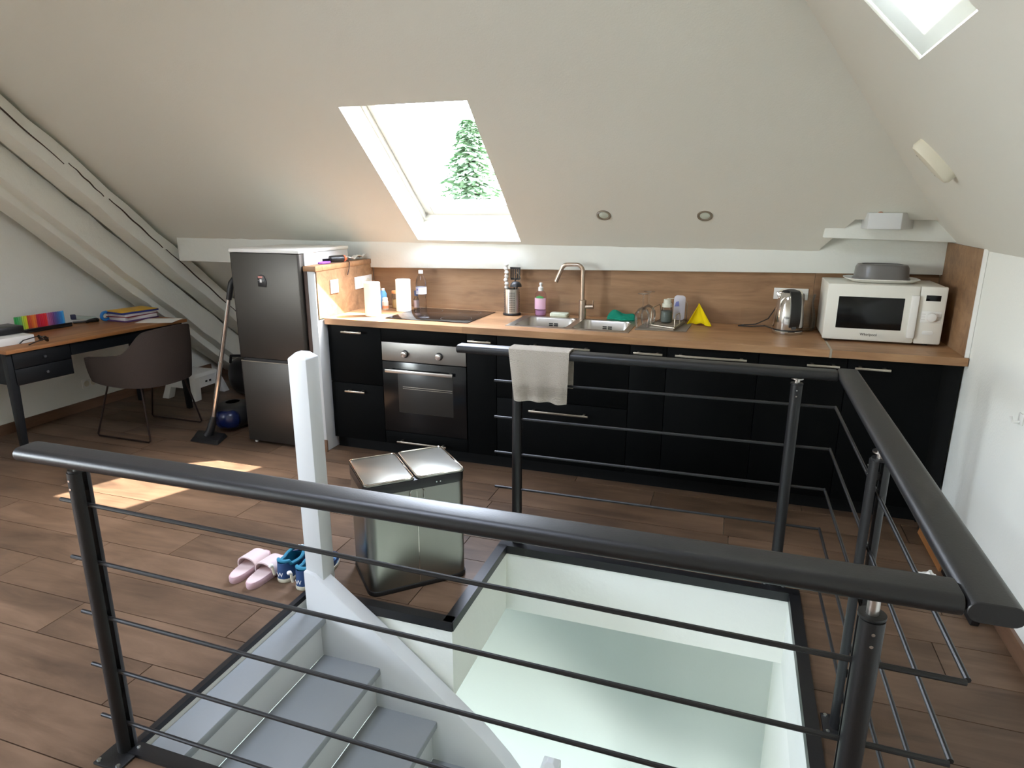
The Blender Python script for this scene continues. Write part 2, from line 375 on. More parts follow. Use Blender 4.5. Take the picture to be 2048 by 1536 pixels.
part('window_frame', frame_on(main_pt, WX0-.03, WX1+.03, WS0-.03, WS1+.03, (.045, .045, .05, .05), .172, .265, NM), 'white', win, bevel=.003)
sash = part('sash', frame_on(main_pt, WX0+.015, WX1-.015, WS0+.02, WS1-.01, (.06, .06, .11, .06), .205, .25, NM), 'white', win, bevel=.006)
part('sash_bead', frame_on(main_pt, WX0+.07, WX1-.07, WS0+.125, WS1-.065, (.012, .012, .014, .012), .195, .21, NM), 'white', sash)
mb = MB(); mb.cyl(main_pt(WX0+.002, .1, .2), main_pt(WX0+.03, .1, .2), .006)
part('hinge_bolt', mb, 'steel', win)
p = portal(main_pt((WX0+WX1)/2, (WS0+WS1)/2, .3), None, WX1-WX0, WS1-WS0); p.rotation_euler = (-NM).to_track_quat('-Z', 'Y').to_euler()
# right skylights
NR = Vector((SR, 0, CR))
fn = lambda u, v, d=0: right_pt(u, v, d)
a, b_ = RY0, RY1
wn = struct('window_2', MB().prism([right_pt(RX0+.05, a+.05, .21), right_pt(RX1-.05, a+.05, .21), right_pt(RX1-.05, b_-.05, .21), right_pt(RX0+.05, b_-.05, .21)], NR*.012), 'glass', 'small roof window with closed white blind high on the right slope', smooth=False)
part('sash', frame_on(fn, RX0-.02, RX1+.02, a-.02, b_+.02, (.075, .075, .075, .075), .19, .25, NR), 'white', wn, bevel=.004)
part('blind', MB().prism([right_pt(RX0+.003, a+.003, .012), right_pt(RX1-.003, a+.003, .012), right_pt(RX1-.003, b_-.003, .012), right_pt(RX0+.003, b_-.003, .012)], NR*.001), 'blind', wn, smooth=False)

# ------------------------------------------------------------------ floor slab, well, planks
WA = (.905, -2.48, 2.89, -1.60); WB = (1.585, -1.60, 2.89, -.935)
mb = MB()
for r in ((XL, YR, .905, YB+.2), (2.89, YR, XR, YB+.2), (.905, -.935, 2.89, YB+.2), (.905, -1.60, 1.585, -.935), (.905, YR, 2.89, -2.48)):
    mb.box(r[0], r[1], -.345, r[2], r[3], -.012)
floor = struct('floor', mb, 'plaster', 'brown oak plank floor', smooth=False)
PW = .2145
def sub_rect(rs, h):
    out = []
    for (a, b, c, d) in rs:
        if h[2] <= a or h[0] >= c or h[3] <= b or h[1] >= d: out.append((a, b, c, d)); continue
        if h[0] > a: out.append((a, b, h[0], d))
        if h[2] < c: out.append((h[2], b, c, d))
        a2, c2 = max(a, h[0]), min(c, h[2])
        if h[1] > b: out.append((a2, b, c2, h[1]))
        if h[3] < d: out.append((a2, h[3], c2, d))
    return out
k = 0
y = -2.173-PW*3
while y < 1.3:
    x = XL-random.uniform(0, 1.2)
    while x < XR:
        a, c = max(x, XL), min(x+1.29, XR)
        if c-a > .03:
            rs = sub_rect(sub_rect([(a, y, c, y+PW)], WA), WB)
            m2 = MB(); g = .0006; ch = .0014
            for (p0, q0, p1, q1) in rs:
                if p1-p0 < .01 or q1-q0 < .006: continue
                m2.hexa([(p0+g, q0+g, -.0125), (p1-g, q0+g, -.0125), (p1-g, q1-g, -.0125), (p0+g, q1-g, -.0125),
                         (p0+g+ch, q0+g+ch, 0), (p1-g-ch, q0+g+ch, 0), (p1-g-ch, q1-g-ch, 0), (p0+g+ch, q1-g-ch, 0)])
            if m2.v: part('plank', m2, 'floor', floor, smooth=False)
        x += 1.29
    y += PW
mb = MB().box(XL, YR, -.0125, XR, -2.173-PW*3, 0); part('plank_field', mb, 'floor_plain', floor, smooth=False, kind='stuff')
mb = MB().box(XL, y, -.0125, XR, YB+.1, 0); part('plank_field', mb, 'floor_plain', floor, smooth=False, kind='stuff')
# black edging of the well
def strip(name, a, b, wdt):  # runs from a to b, widened to the outside by vector wdt
    mb = MB(); a, b, wv = Vector(a), Vector(b), Vector(wdt)
    mb.prism([a-wv*.12+Vector((0,0,-.03)), a+Vector((0, 0, -.03)), a+wv, a+wv+Vector((0, 0, .012)), a-wv*.12+Vector((0, 0, .012))][0:0] or
             [a-wv*.12, b-wv*.12, b+wv, a+wv], (0, 0, .012))
    mb.prism([a-wv*.12, b-wv*.12, b, a], (0, 0, -.03 if wv.length > .03 else -.008))
    return struct(name, mb, 'edge', 'black edging strip around the stairwell')
e = .04
for i, (a, b, wv) in enumerate((((.905, -2.48, 0), (.905, -1.60, 0), (-.02, 0, 0)), ((.905, -1.60, 0), (1.585-.0, -1.60, 0), (0, e, 0)), ((1.585, -1.60, 0), (1.585, -.935, 0), (-e, 0, 0)),
                                ((1.585-e, -.935, 0), (2.89+e, -.935, 0), (0, e, 0)), ((2.89, -.935, 0), (2.89, -2.48, 0), (e, 0, 0)), ((.905, -2.48, 0), (2.89, -2.48, 0), (0, -e, 0)))):
    strip('trim_%d' % (i+1), a, b, wv)
# lower storey seen through the well
struct('wall_lower', MB().box(XL, -.62, -2.9, XR, -.42, -.345), 'lower', 'grey wall of the storey below', smooth=False)
struct('floor_lower', MB().box(XL, YR, -2.95, XR, -.4, -2.8), 'lower', smooth=False)
struct('wall_lower_left', MB().box(XL-.2, YR, -2.9, XL, -.4, -.345), 'wall', smooth=False)
struct('wall_well', MB().box(2.89, -2.5, -2.8, 2.95, -.62, -.345), 'wall', smooth=False)
mb = MB(); mb.box(XL, YR-.2, -2.9, -.2, YR, -.34).box(1.6, YR-.2, -2.9, XR, YR, -.34).box(-.2, YR-.2, -2.9, 1.6, YR, -2.4).box(-.2, YR-.2, -.6, 1.6, YR, -.34)  # opening added in this unseen wall to bring daylight into the lower storey
struct('wall_lower_rear', mb, 'wall', smooth=False)
p = portal((.7, YR-.22, -1.5), None, 1.8, 1.8); p.rotation_euler = (radians(90), 0, 0)

# baseboards
struct('baseboard_right', MB().box(XR-.016, YR, 0, XR, -.03, .08), 'skirt', bevel=.003)
struct('baseboard_left', MB().box(XL, YR, 0, XL+.016, 1.5, .08), 'skirt', bevel=.003)

# ------------------------------------------------------------------ timbers
def timber(name, x0, x1, h0, h1, sA, sB, label, crack=None):
    mb = MB(); ns = 26; vs = []; rnd = random.Random(len(label))
    for i in range(ns+1):
        s = sA+(sB-sA)*i/ns; j = [rnd.uniform(-.006, .006) for _ in range(4)]
        vs += [main_pt(x0, s, h0+j[0]), main_pt(x1+j[1], s, h0+j[1]), main_pt(x1+j[2], s, h1+j[2]), main_pt(x0, s, h1+j[3])]
    fs = [(0, 1, 2, 3), tuple(4*ns+k for k in (3, 2, 1, 0))]
    for i in range(ns):
        for k in range(4): fs.append((i*4+k, i*4+(k+1) % 4, (i+1)*4+(k+1) % 4, (i+1)*4+k))
    mb.add(vs, fs)
    return struct(name, mb, 'beam', label, bevel=.006)
t1 = timber('beam_upper', -2.02, -1.85, -.20, -.03, S_BOT+.1, S_TOP-.1, 'cracked white rafter next to the sloping ceiling')
t2 = timber('beam_lower', -2.26, -2.05, -.385, -.19, S_BOT+.3, S_TOP-.1, 'smooth white rafter below the cracked one')
t3 = timber('beam_batten', -2.36, -2.16, -.44, -.36, S_BOT+.45, S_TOP-.1, 'narrow white batten along the wall under the rafters')
mb = MB(); rnd = random.Random(3)
for s0, s1, h in ((-.95, .02, -.115), (.05, .62, -.105), (.66, .98, -.10), (1.0, 2.2, -.11)):
    n = 14; top = []; bot = []
    for i in range(n+1):
        s = s0+(s1-s0)*i/n; hh = h+.003*sin(i*1.3)+.02*(i/n-.5); wv = .0028*sin(pi*i/n)+.0004
        top.append(main_pt(-1.838, s, hh+wv)); bot.append(main_pt(-1.838, s, hh-wv))
    mb.prism(bot+top[::-1], (-.012, 0, 0))
part('crack', mb, 'darkwood', t1, smooth=False)
# purlin band above the splashback
mb = MB(); n = 60; vs = []; rnd = random.Random(11)
for i in range(n+1):
    t = i/n; x = -1.78+(XR+1.78)*t; j = lambda a=.004: rnd.uniform(-a, a)
    zb = 1.207+.0185*max(0, x)-.012; zt = 1.42
    if x < 3.0: pass
    vs += [(x, .605+j(), zb), (x, .80, zb), (x, .80, zt+.012*max(0, x)), (x, .605+j(), zt+.02*max(0, x)+(.1 if x > 3 else 0))]
fs = [(0, 1, 2, 3), tuple(4*n+k for k in (3, 2, 1, 0))]
for i in range(n):
    for k in range(4): fs.append((i*4+k, i*4+(k+1) % 4, (i+1)*4+(k+1) % 4, (i+1)*4+k))
mb.add(vs, fs); struct('beam_purlin', mb, 'plaster', 'white plastered wall plate above the wooden splashback', bevel=.004)
struct('wall_back', MB().box(-.2, .66, 0, XR, .9, 1.25), 'wall', smooth=False)
mb = MB().prism([(3.0, .44, 1.463), (XR, .44, 1.447), (XR, .44, 1.75), (3.0, .44, 1.75)], (0, .5, 0))
struct('beam_ledge', mb, 'plaster', 'white plastered beam end over the microwave', bevel=.006)
mb = MB().prism([(3.19, .30, 1.517), (3.345, .28, 1.517), (3.44, .45, 1.517), (3.18, .45, 1.517)], (0, 0, .085))
bs = struct('beam_stub', mb, 'gloss_white', 'short white timber stub on the plastered beam', bevel=.004)
mb = MB().cyl((3.25, .345, 1.6), (3.25, .345, 1.62), .016, .014).cyl((3.25, .345, 1.615), (3.25, .38, 1.63), .012)
solid('copper_pipe', mb, 'copper', 'tiny copper pipe end on top of the white timber stub', 'pipe')

# ------------------------------------------------------------------ kitchen units
ZT = .916
HZ = .83
def bar_handle(x0, x1, z, parent, y=-.032):
    mb = MB().box(x0, y-.006, z-.006, x1, y+.004, z+.006)
    for a in (x0+.02, x1-.035): mb.box(a, y, z-.005, a+.015, 0, z+.007)
    return part('handle', mb, 'satin', parent, bevel=.0015, label='satin metal bar handle')
def unit(x0, x1, fronts, label, doorname):
    t = thing('base_cabinet', label, 'cabinet', ((x0+x1)/2, .3, 0), group='black base cabinets under the worktop')
    if x1-x0 > .7:   # sink unit: open box so that the bowls hang free
        mb = MB().box(x0+.002, .021, .085, x1-.002, .6, .10).box(x0+.002, .021, .085, x0+.018, .6, ZT-.042).box(x1-.018, .021, .085, x1-.002, .6, ZT-.042).box(x0+.018, .585, .085, x1-.018, .6, ZT-.042)
    else: mb = MB().box(x0+.002, .021, .085, x1-.002, .6, ZT-.042)
    part('body', mb, 'blackbody', t)
    for (z0, z1, hx0, hx1, hz) in fronts:
        d = part(doorname, MB().box(x0+.0018, 0, z0+.0018, x1-.0018, .02, z1-.0018), 'black', t, bevel=.0015)
        if hx0 is not None: bar_handle(hx0, hx1, hz, d)
    return t
D = [0.003, .402, 1.0, 1.199, 2.013, 2.22, 2.705, 3.139, 3.569]
ZB, ZD, ZF = .085, .482, .874
unit(D[0], D[1], [(ZB, ZD, .126, .279, .432), (ZD, ZF, .125, .278, .834)], 'black cabinet with two deep drawers beside the white partition', 'drawer')
unit(D[2], D[3], [(ZB, ZF, 1.021, 1.175, HZ)], 'very narrow black pull-out cabinet right of the oven', 'door')
unit(D[3], D[4], [(ZB, ZD, 1.417, 1.787, .422), (ZD, ZF, 1.42, 1.786, .828)], 'widest black cabinet, two long-handled drawers under the sink', 'drawer')
unit(D[4], D[5], [(ZB, ZF, 2.037, 2.198, HZ)], 'very narrow black cabinet right of the sink drawers', 'door')
unit(D[5], D[6], [(ZB, ZF, 2.267, 2.645, HZ)], 'black cabinet with one long handle below the yellow cloth', 'door')
unit(D[6], D[7], [(ZB, ZF, 2.943, 3.1, HZ)], 'black cabinet with handle at its right, below the kettle', 'door')
unit(D[7], D[8], [(ZB, ZF, 3.171, 3.336, HZ)], 'last black cabinet on the right, below the microwave', 'door')
solid('filler_panel', MB().box(D[8]+.002, .03, 0, XR-.01, .05, ZF), 'blackbody', 'recessed black filler strip between last cabinet and wall', 'panel')
solid('plinth', MB().box(0, .05, 0, D[8]+.06, .066, ZB), 'blackbody', 'long black plinth along the foot of the cabinets', 'plinth')
# oven column
t = thing('oven_cabinet', 'black housing cabinet around the built-in oven, long-handled drawer below', 'cabinet', (.7, .3, 0))
mb = MB().box(D[1]+.002, .021, ZB, D[1]+.018, .6, ZF-.001).box(D[2]-.018, .021, ZB, D[2]-.002, .6, ZF-.001).box(D[1]+.002, .58, ZB, D[2]-.002, .6, ZF-.001).box(D[1]+.002, .021, ZB, D[2]-.002, .58, .17)
part('body', mb, 'blackbody', t)
part('top_panel', MB().box(D[1]+.002, 0, .786, D[2]-.002, .02, ZF-.002), 'black', t, bevel=.0015)
d = part('drawer', MB().box(D[1]+.002, 0, ZB+.002, D[2]-.002, .02, .174), 'black', t, bevel=.0015)
bar_handle(.504, .86, .115, d)
ov = thing('oven', 'built-in oven with steel control panel and dark glass door', 'oven', (.7, .3, .178))
X0, X1 = D[1]+.003, D[2]-.003
part('body', MB().box(X0+.02, .02, .18, X1-.02, .56, .78), 'blackplastic', ov)
cp = part('control_panel', MB().box(X0, -.004, .660, X1, .02, .783), 'ovensteel', ov, bevel=.002, label='steel control panel')
for kx in (.574, .815):
    kn = part('knob', MB().cyl((kx, -.004, .712), (kx, -.03, .712), .021, .019, 24), 'chrome', ov, bevel=.002)
    part('knob_collar', MB().cyl((kx, -.003, .712), (kx, -.008, .712), .026, .025, 24), 'blackplastic', kn)
dr = part('door', MB().box(X0, -.004, .178, X1, .02, .655), 'blackglass', ov, bevel=.002)
part('window', MB().box(.515, -.0055, .315, .905, -.003, .585), 'ovenglass', dr, bevel=.004)
part('rack', MB().cyl((.55, -.0062, .492), (.9, -.0062, .492), .0016).cyl((.55, -.0062, .48), (.9, -.0062, .48), .0012), 'satin', dr)
mb = MB().box(.443, -.045, .590, .920, -.033, .612)
for a in (.46, .885): mb.box(a, -.035, .593, a+.018, -.004, .609)
part('handle', mb, 'steel', dr, bevel=.002)
# worktops
def top_piece(x0, x1, holes, label):
    mb = MB(); xs = sorted(set([x0, x1]+[h for H in holes for h in (H[0], H[2])]))
    rs = [(x0, -.022, x1, .64)]
    for H in holes: rs = sub_rect(rs, H)
    for r in rs: mb.box(r[0], r[1], ZT-.04, r[2], r[3], ZT)
    return solid('worktop', mb, 'oak', label, 'worktop', smooth=False)
SB = [(1.268, .135, 1.592, .475), (1.632, .135, 1.948, .475)]
top_piece(-.0025, 3.045, [(1.245, .115, 1.965, .492)], 'long light oak worktop with hob and sink')
top_piece(3.056, 3.665, [], 'short light oak worktop under the microwave')
solid('joint_strip', MB().box(3.0452, -.0235, ZT-.041, 3.0558, .63, ZT+.0015), 'satin', 'aluminium joint strip between the two oak worktops', 'strip')
# splashback
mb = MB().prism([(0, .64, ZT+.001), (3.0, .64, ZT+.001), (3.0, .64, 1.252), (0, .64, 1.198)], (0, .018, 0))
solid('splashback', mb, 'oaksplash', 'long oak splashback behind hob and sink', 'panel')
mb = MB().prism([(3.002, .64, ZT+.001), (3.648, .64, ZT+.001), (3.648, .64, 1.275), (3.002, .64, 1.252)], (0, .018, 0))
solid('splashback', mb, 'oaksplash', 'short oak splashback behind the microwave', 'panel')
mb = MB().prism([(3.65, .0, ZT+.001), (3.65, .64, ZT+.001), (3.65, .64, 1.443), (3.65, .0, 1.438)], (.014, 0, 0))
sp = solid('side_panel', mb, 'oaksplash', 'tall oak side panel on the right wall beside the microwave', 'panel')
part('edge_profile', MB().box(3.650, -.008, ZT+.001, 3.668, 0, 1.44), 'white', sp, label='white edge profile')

# partition beside the fridge
t = thing('partition', 'white partition with oak cap between fridge and worktop', 'partition', (-.08, .3, 0))
part('core', MB().box(-.0665, -.08, .0, -.012, .62, 1.224), 'gloss_white', t, bevel=.003)
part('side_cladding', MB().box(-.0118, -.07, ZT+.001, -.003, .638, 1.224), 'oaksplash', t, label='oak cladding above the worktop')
part('cap', MB().box(-.094, -.084, 1.2245, .002, .62, 1.258), 'oak', t, bevel=.002, label='oak cap board')
part('edge_board', MB().box(-.0935, -.08, .0, -.067, .6, 1.224), 'darkwood', t, label='dark stained edge board')
part('skirting', MB().box(-.094, -.095, 0, -.003, -.0805, .083), 'skirt', t, bevel=.002)
# switch and sockets
def wall_plate(name, mb, label, cat): return solid(name, mb, 'white', label, cat, bevel=.002)
sw = wall_plate('light_switch', MB().box(-.0029, .07, 1.065, .006, .16, 1.155), 'square white light switch on the oak partition side', 'switch')
part('rocker', MB().box(.006, .088, 1.083, .010, .142, 1.137), 'white', sw, bevel=.002)
for nm, y0, y1, z0, z1, lab in (('power_socket', .37, .60, 1.06, 1.145, 'white double socket on oak partition behind paper roll'),):
    so_ = wall_plate(nm, MB().box(-.0029, y0, z0, .006, y1, z1), lab, 'socket')
    for c_ in (.43, .54): part('socket_well', MB().cyl((.0055, c_, 1.10), (.0075, c_, 1.10), .026, n=20), 'cream', so_)
so_ = wall_plate('power_socket', MB().box(2.779, .632, 1.085, 2.973, .64, 1.153), 'wide white socket plate behind the kettle', 'socket')
for c_ in (2.83, 2.92): part('socket_well', MB().cyl((c_, .6305, 1.119), (c_, .633, 1.119), .026, n=20), 'cream', so_)
so_ = wall_plate('power_socket', MB().box(XL, .10, .18, XL+.008, .23, .25), 'small cream double socket low on wall under desk', 'socket')
for c_ in (.135, .195): part('socket_well', MB().cyl((XL+.007, c_, .215), (XL+.01, c_, .215), .024, n=18), 'cream', so_)

# hob
hb = thing('hob', 'black glass ceramic hob set in the oak worktop', 'hob', (.69, .34, ZT))
part('glass', MB().prism([(.385, .098, ZT+.0005), (.972, .098, ZT+.0005), (.985, .575, ZT+.0005), (.405, .585, ZT+.0005)], (0, 0, .006)), 'hob', hb, bevel=.002)
for (cx, cy, rr) in ((.53, .22, .075), (.53, .46, .095), (.84, .46, .075), (.84, .22, .1)):
    mb = MB(); n = 40
    vs = [(cx+(rr+dr_)*cos(2*pi*k/n), cy+(rr+dr_)*sin(2*pi*k/n), ZT+.0068) for dr_ in (0, .002) for k in range(n)]
    mb.add(vs, [(k, (k+1) % n, (k+1) % n+n, k+n) for k in range(n)]); part('zone_ring', mb, colmat((90, 84, 80)), hb, smooth=False)
# sink
sk = thing('sink', 'double bowl stainless steel sink set in the worktop', 'sink', (1.6, .3, ZT-.16))
rs = [(1.222, .098, 1.982, .51)]
for H in SB: rs = sub_rect(rs, H)
mb = MB()
for r in rs: mb.box(r[0], r[1], ZT+.0005, r[2], r[3], ZT+.004)
part('rim', mb, 'steel', sk, smooth=False)
for i, (a, b, c_, d_) in enumerate(SB):
    def loop(ins, rad, z):
        pts = []
        for (cx, cy, a0) in ((c_-ins-rad, d_-ins-rad, 0), (a+ins+rad, d_-ins-rad, 90), (a+ins+rad, b+ins+rad, 180), (c_-ins-rad, b+ins+rad, 270)):
            for k in range(7): pts.append((cx+rad*cos(radians(a0+15*k)), cy+rad*sin(radians(a0+15*k)), z))
        return pts
    L_ = [loop(-.004, .06, ZT+.003), loop(0, .06, ZT-.004), loop(.004, .06, ZT-.13), loop(.03, .05, ZT-.16)]
    m = len(L_[0]); vs = [v for l in L_ for v in l]; fs = [(i_*m+k_, i_*m+(k_+1) % m, (i_+1)*m+(k_+1) % m, (i_+1)*m+k_) for i_ in range(3) for k_ in range(m)]
    fs.append(tuple(3*m+k_ for k_ in range(m)))
    bw = part('bowl', MB().add(vs, fs), 'steel', sk)
    # corner fillers of the rim where the bowl corner is round
    cx = (a+c_)/2
    part('drain', MB().cyl((cx, .33, ZT-.159), (cx, .33, ZT-.155), .04, n=24), 'chrome', bw)
    mb = MB()
    for zz in (-.04, -.052): mb.box(cx-.03, d_-.006, ZT+zz, cx-.004, d_+.0, ZT+zz+.007).box(cx+.004, d_-.006, ZT+zz, cx+.03, d_+.0, ZT+zz+.007)
    part('overflow', mb, 'blackplastic', bw)
# faucet
fc = thing('kitchen_tap', 'tall brushed steel kitchen tap with angled spout', 'tap', (1.618, .495, ZT))
part('base', MB().lathe([(.027, 0), (.027, .004), (.0235, .006), (.0235, .125), (.020, .128)], (1.618, .495, ZT), 24), 'faucet', fc)
pts = [(1.616, .495, ZT+.12), (1.614, .495, ZT+.28)]
for k_ in range(7):
    a = radians(15*k_); pts.append((1.572+.042*cos(a), .495, 1.226+.042*sin(a)))
pts += [(1.53, .494, 1.268)]
for k_ in range(1, 6):
    a = radians(90+14*k_); pts.append((1.515+.045*cos(a), .493, 1.223+.045*sin(a)))
pts += [(1.437, .49, 1.155)]
part('spout', MB().tube(pts, .0135, 14), 'faucet', fc)
mb = MB().cyl((1.63, .495, 1.000), (1.69, .492, 1.003), .014, n=16).cyl((1.682, .492, 1.003), (1.690, .488, 1.045), .004, n=10)
part('lever', mb, 'faucet', fc, label='side lever')

# recessed ceiling spots
for i, (sx_, lab) in enumerate(((1.761, 'round recessed spotlight in slope, the one nearer the roof window'), (2.351, 'round recessed spotlight in slope, the one farther from the roof window'))):
    c0 = main_pt(sx_, .347); sp_ = thing('ceiling_spotlight', lab, 'spotlight', tuple(c0), group='recessed spots')
    n = 28; e1 = Vector((1, 0, 0)); e2 = (main_pt(0, 1)-main_pt(0, 0)).normalized(); dn = -NM
    def ring(prof):
        vs = []; 
        for (rr, h) in prof:
            for k_ in range(n): vs.append(c0+e1*rr*cos(2*pi*k_/n)+e2*rr*sin(2*pi*k_/n)+dn*h)
        fs = [(a*n+k_, a*n+(k_+1) % n, (a+1)*n+(k_+1) % n, (a+1)*n+k_) for a in range(len(prof)-1) for k_ in range(n)]
        return MB().add(vs, fs)
    part('bezel', ring([(.044, .0), (.043, .005), (.036, .006), (.029, .002), (.029, -.004)]), colmat((126, 116, 100), .3), sp_)
    part('lens', ring([(.029, .0015), (.018, .004), (.001, .005)]), colmat((206, 214, 200), .25), sp_)

# smoke alarm / vent on the right slope
c0 = right_pt(3.285, -.50); al = thing('wall_vent', 'oval ivory slatted vent on the right slope', 'vent', tuple(c0))
dn = -NR; e1 = Vector((0, 1, 0)); e2 = Vector((CR, 0, -SR)); n = 28
def oval(prof):
    vs = []
    for (a, b, h) in prof:
        for k_ in range(n): vs.append(c0+e1*b*cos(2*pi*k_/n)+e2*a*sin(2*pi*k_/n)+dn*h)
    fs = [(i_*n+k_, i_*n+(k_+1) % n, (i_+1)*n+(k_+1) % n, (i_+1)*n+k_) for i_ in range(len(prof)-1) for k_ in range(n)]
    fs.append(tuple((len(prof)-1)*n+k_ for k_ in range(n)))
    return MB().add(vs, fs)
part('housing', oval([(.105, .04, 0), (.105, .04, .03), (.095, .032, .042), (.07, .02, .046)]), 'cream', al)
mb = MB()
for k_ in range(7):
    t_ = -.055+k_*.018
    b0 = c0+e2*t_+e1*.026+dn*.030
    mb.prism([b0-e2*.004-e1*.012, b0+e2*.004-e1*.012, b0+e2*.004+e1*.0115, b0-e2*.004+e1*.0115], dn*.0125)
part('slots', mb, colmat((120, 112, 84)), al, smooth=False)

# ------------------------------------------------------------------ staircase
st = thing('staircase', 'painted stair going down through the floor, grey treads, white risers', 'staircase', (.95, -2.05, -1.5))
YN, YF = -2.475, -1.655
xs_ = [.906, 1.015, 1.262, 1.515, 1.77, 2.02, 2.27]
for i in range(7):
    z = -.028-.193*i
    x0 = xs_[i]-(0 if i == 0 else .0); x1 = (xs_[i+1] if i < 6 else 2.52)+.027
    part('tread', MB().box(x0, YN, z-.035, x1, YF, z), 'tread', st, bevel=.006)
    part('riser', MB().box(x1-.045, YN, z-.193, x1-.027, YF, z-.0355), 'gloss_white', st)
def stringer(y0, y1, pts_top, drop):
    mb = MB(); n = len(pts_top)
    poly = [(x, y0, z) for x, z in pts_top]+[(x, y0, z-drop) for x, z in pts_top[::-1]]
    mb.prism(poly, (0, y1-y0, 0)); return mb
pt = [(.95, .165), (1.0, .155), (1.25, -.035), (1.594, -.318), (1.74, -.44), (1.84, -.545), (1.92, -.65), (1.985, -.76)]
mb = MB(); low = [(1.985, -1.2), (1.6, -.86), (1.25, -.50), (.95, -.22)]
mb.prism([(x, -1.678, z) for x, z in pt+low], (0, .073, 0))
part('stringer', mb, 'gloss_white', st, bevel=.005)
mb = MB(); mb.prism([(x, YN-.003, z) for x, z in [(.906, -.06), (2.6, -1.35), (2.6, -1.6), (.906, -.34)]], (0, .003, 0)); part('stringer', mb, 'gloss_white', st)
def newel(x0, x1, y0, y1, z0, z1, nm='newel_post'):
    c = .022; mb = MB().hexa([(x0, y0, z0), (x1, y0, z0), (x1, y1, z0), (x0, y1, z0), (x0, y0, z1-c), (x1, y0, z1-c), (x1, y1, z1-c), (x0, y1, z1-c)])
    mb.v = mb.v[:8]; mb.f = [f for f in mb.f if f != (4, 5, 6, 7)]
    mb.v += [(x0+c, y0+c, z1), (x1-c, y0+c, z1), (x1-c, y1-c, z1), (x0+c, y1-c, z1)]
    mb.f += [(4, 5, 9, 8), (5, 6, 10, 9), (6, 7, 11, 10), (7, 4, 8, 11), (8, 9, 10, 11)]
    return part(nm, mb, 'gloss_white', st, bevel=.003)
newel(.952, 1.034, -1.661, -1.579, -.02, 1.09)
newel(1.985, 2.055, -1.69, -1.62, -1.6, -.475)

# ------------------------------------------------------------------ railings
def obround(wd, ht, n=8):
    r = ht/2; pts = []
    for k_ in range(n+1): a = -pi/2+pi*k_/n; pts.append((wd/2-r+r*cos(a), r*sin(a)))
    for k_ in range(n+1): a = pi/2+pi*k_/n; pts.append((-wd/2+r+r*cos(a), r*sin(a)))
    return pts
def handrail(a, b, t, wd=.085, ht=.038):
    a, b = Vector(a), Vector(b); d = (b-a).normalized(); sd = Vector((-d.y, d.x, 0))
    mb = MB().prism([a+sd*u+Vector((0, 0, v)) for u, v in obround(wd, ht)], b-a)
    part('handrail', mb, 'rail', t, bevel=.0015, seg=1)
def rail_post(t, x, y, along, ztop=.93, plate=True, dx=0, dy=0):
    sd = Vector((0, 1, 0)) if along == 'x' else Vector((1, 0, 0)); al = Vector((1, 0, 0)) if along == 'x' else Vector((0, 1, 0))
    c = Vector((x, y, 0)); r = .0225; g = .0065
    mb = MB()
    for sg in (-1, 1):
        poly = [c+sd*sg*(g+r*sin(pi*k_/10))+al*r*cos(pi*k_/10)+Vector((0, 0, .008)) for k_ in range(11)]
        mb.prism(poly, (0, 0, ztop-.008))
    po = part('post', mb, 'rail', t)
    part('cap', MB().cyl(c+Vector((0, 0, ztop)), c+Vector((0, 0, ztop+.006)), r+.002, n=24), 'rail', po)
    for z in (.2, .56, .87): part('spacer', MB().box(x-.008, y-.008, z, x+.008, y+.008, z+.02), 'rail', po)
    part('neck', MB().cyl(c+Vector((0, 0, ztop+.005)), c+Vector((0, 0, .962)), .011, n=14).cyl(c+Vector((0, 0, .952)), c+Vector((0, 0, .957)), .024, n=18), 'steel', po)
    for z in (ztop-.02, ztop-.045):
        q_ = c-sd*(g+r*.96) if along == 'x' else c-sd*(g+r*.96)
        part('screw', MB().cyl(q_+Vector((0, 0, z)), q_-sd*.003+Vector((0, 0, z)), .0035, n=8), 'screw', po)
    if plate:
        pl_ = part('base_plate', MB().box(x+dx-.05, y+dy-.05, .0005, x+dx+.05, y+dy+.05, .009), 'rail', t, bevel=.003)
        for ax in (-.037, .037):
            for ay in (-.037, .037): part('bolt', MB().cyl((x+dx+ax, y+dy+ay, .009), (x+dx+ax, y+dy+ay, .014), .008, .0065, n=6), 'screw', pl_)
    return po
ZR = [.832, .652, .472, .29, .105]
def rods(t, a, b, d0=0, d1=0):
    for z in ZR: part('rod', MB().cyl((a[0], a[1], z+d0), (b[0], b[1], z+d1), .006, n=10), 'rail', t)
CX, CYF, CYN = 2.99, -.872, -2.502
t = thing('stair_railing', 'black metal railing nearest the viewer, crossing in front of the stairs', 'railing', (1.9, -2.5, 0), group='black stairwell railings')
handrail((.752, -2.533, .983), (2.958, -2.533, .989), t)
rail_post(t, .885, CYN, 'x', dx=0, dy=-.03); rail_post(t, 2.842, CYN, 'x', .905)
rods(t, (.80, CYN), (CX+.018, CYN), 0, -.028)
t = thing('stair_railing', 'black metal railing on the kitchen side of the stairwell, towel over it', 'railing', (2.2, CYF, 0), group='black stairwell railings')
handrail((1.328, -.872, .979), (2.968, -.872, .979), t)
rail_post(t, 1.62, CYF, 'x', dx=0, dy=.02); rail_post(t, 2.825, CYF, 'x', dx=0, dy=.02)
rods(t, (1.505, CYF), (CX-.012, CYF), 0, .012)
t = thing('stair_railing', 'black metal railing beside the right wall, running towards the viewer', 'railing', (3.0, -1.7, 0), group='black stairwell railings')
handrail((3.012, -.83, .981), (3.002, -2.578, .990), t)
rail_post(t, CX, -1.70, 'y', dx=.0)
rods(t, (CX-.01, CYF+.006), (CX+.022, CYN+.008), .012, -.028)

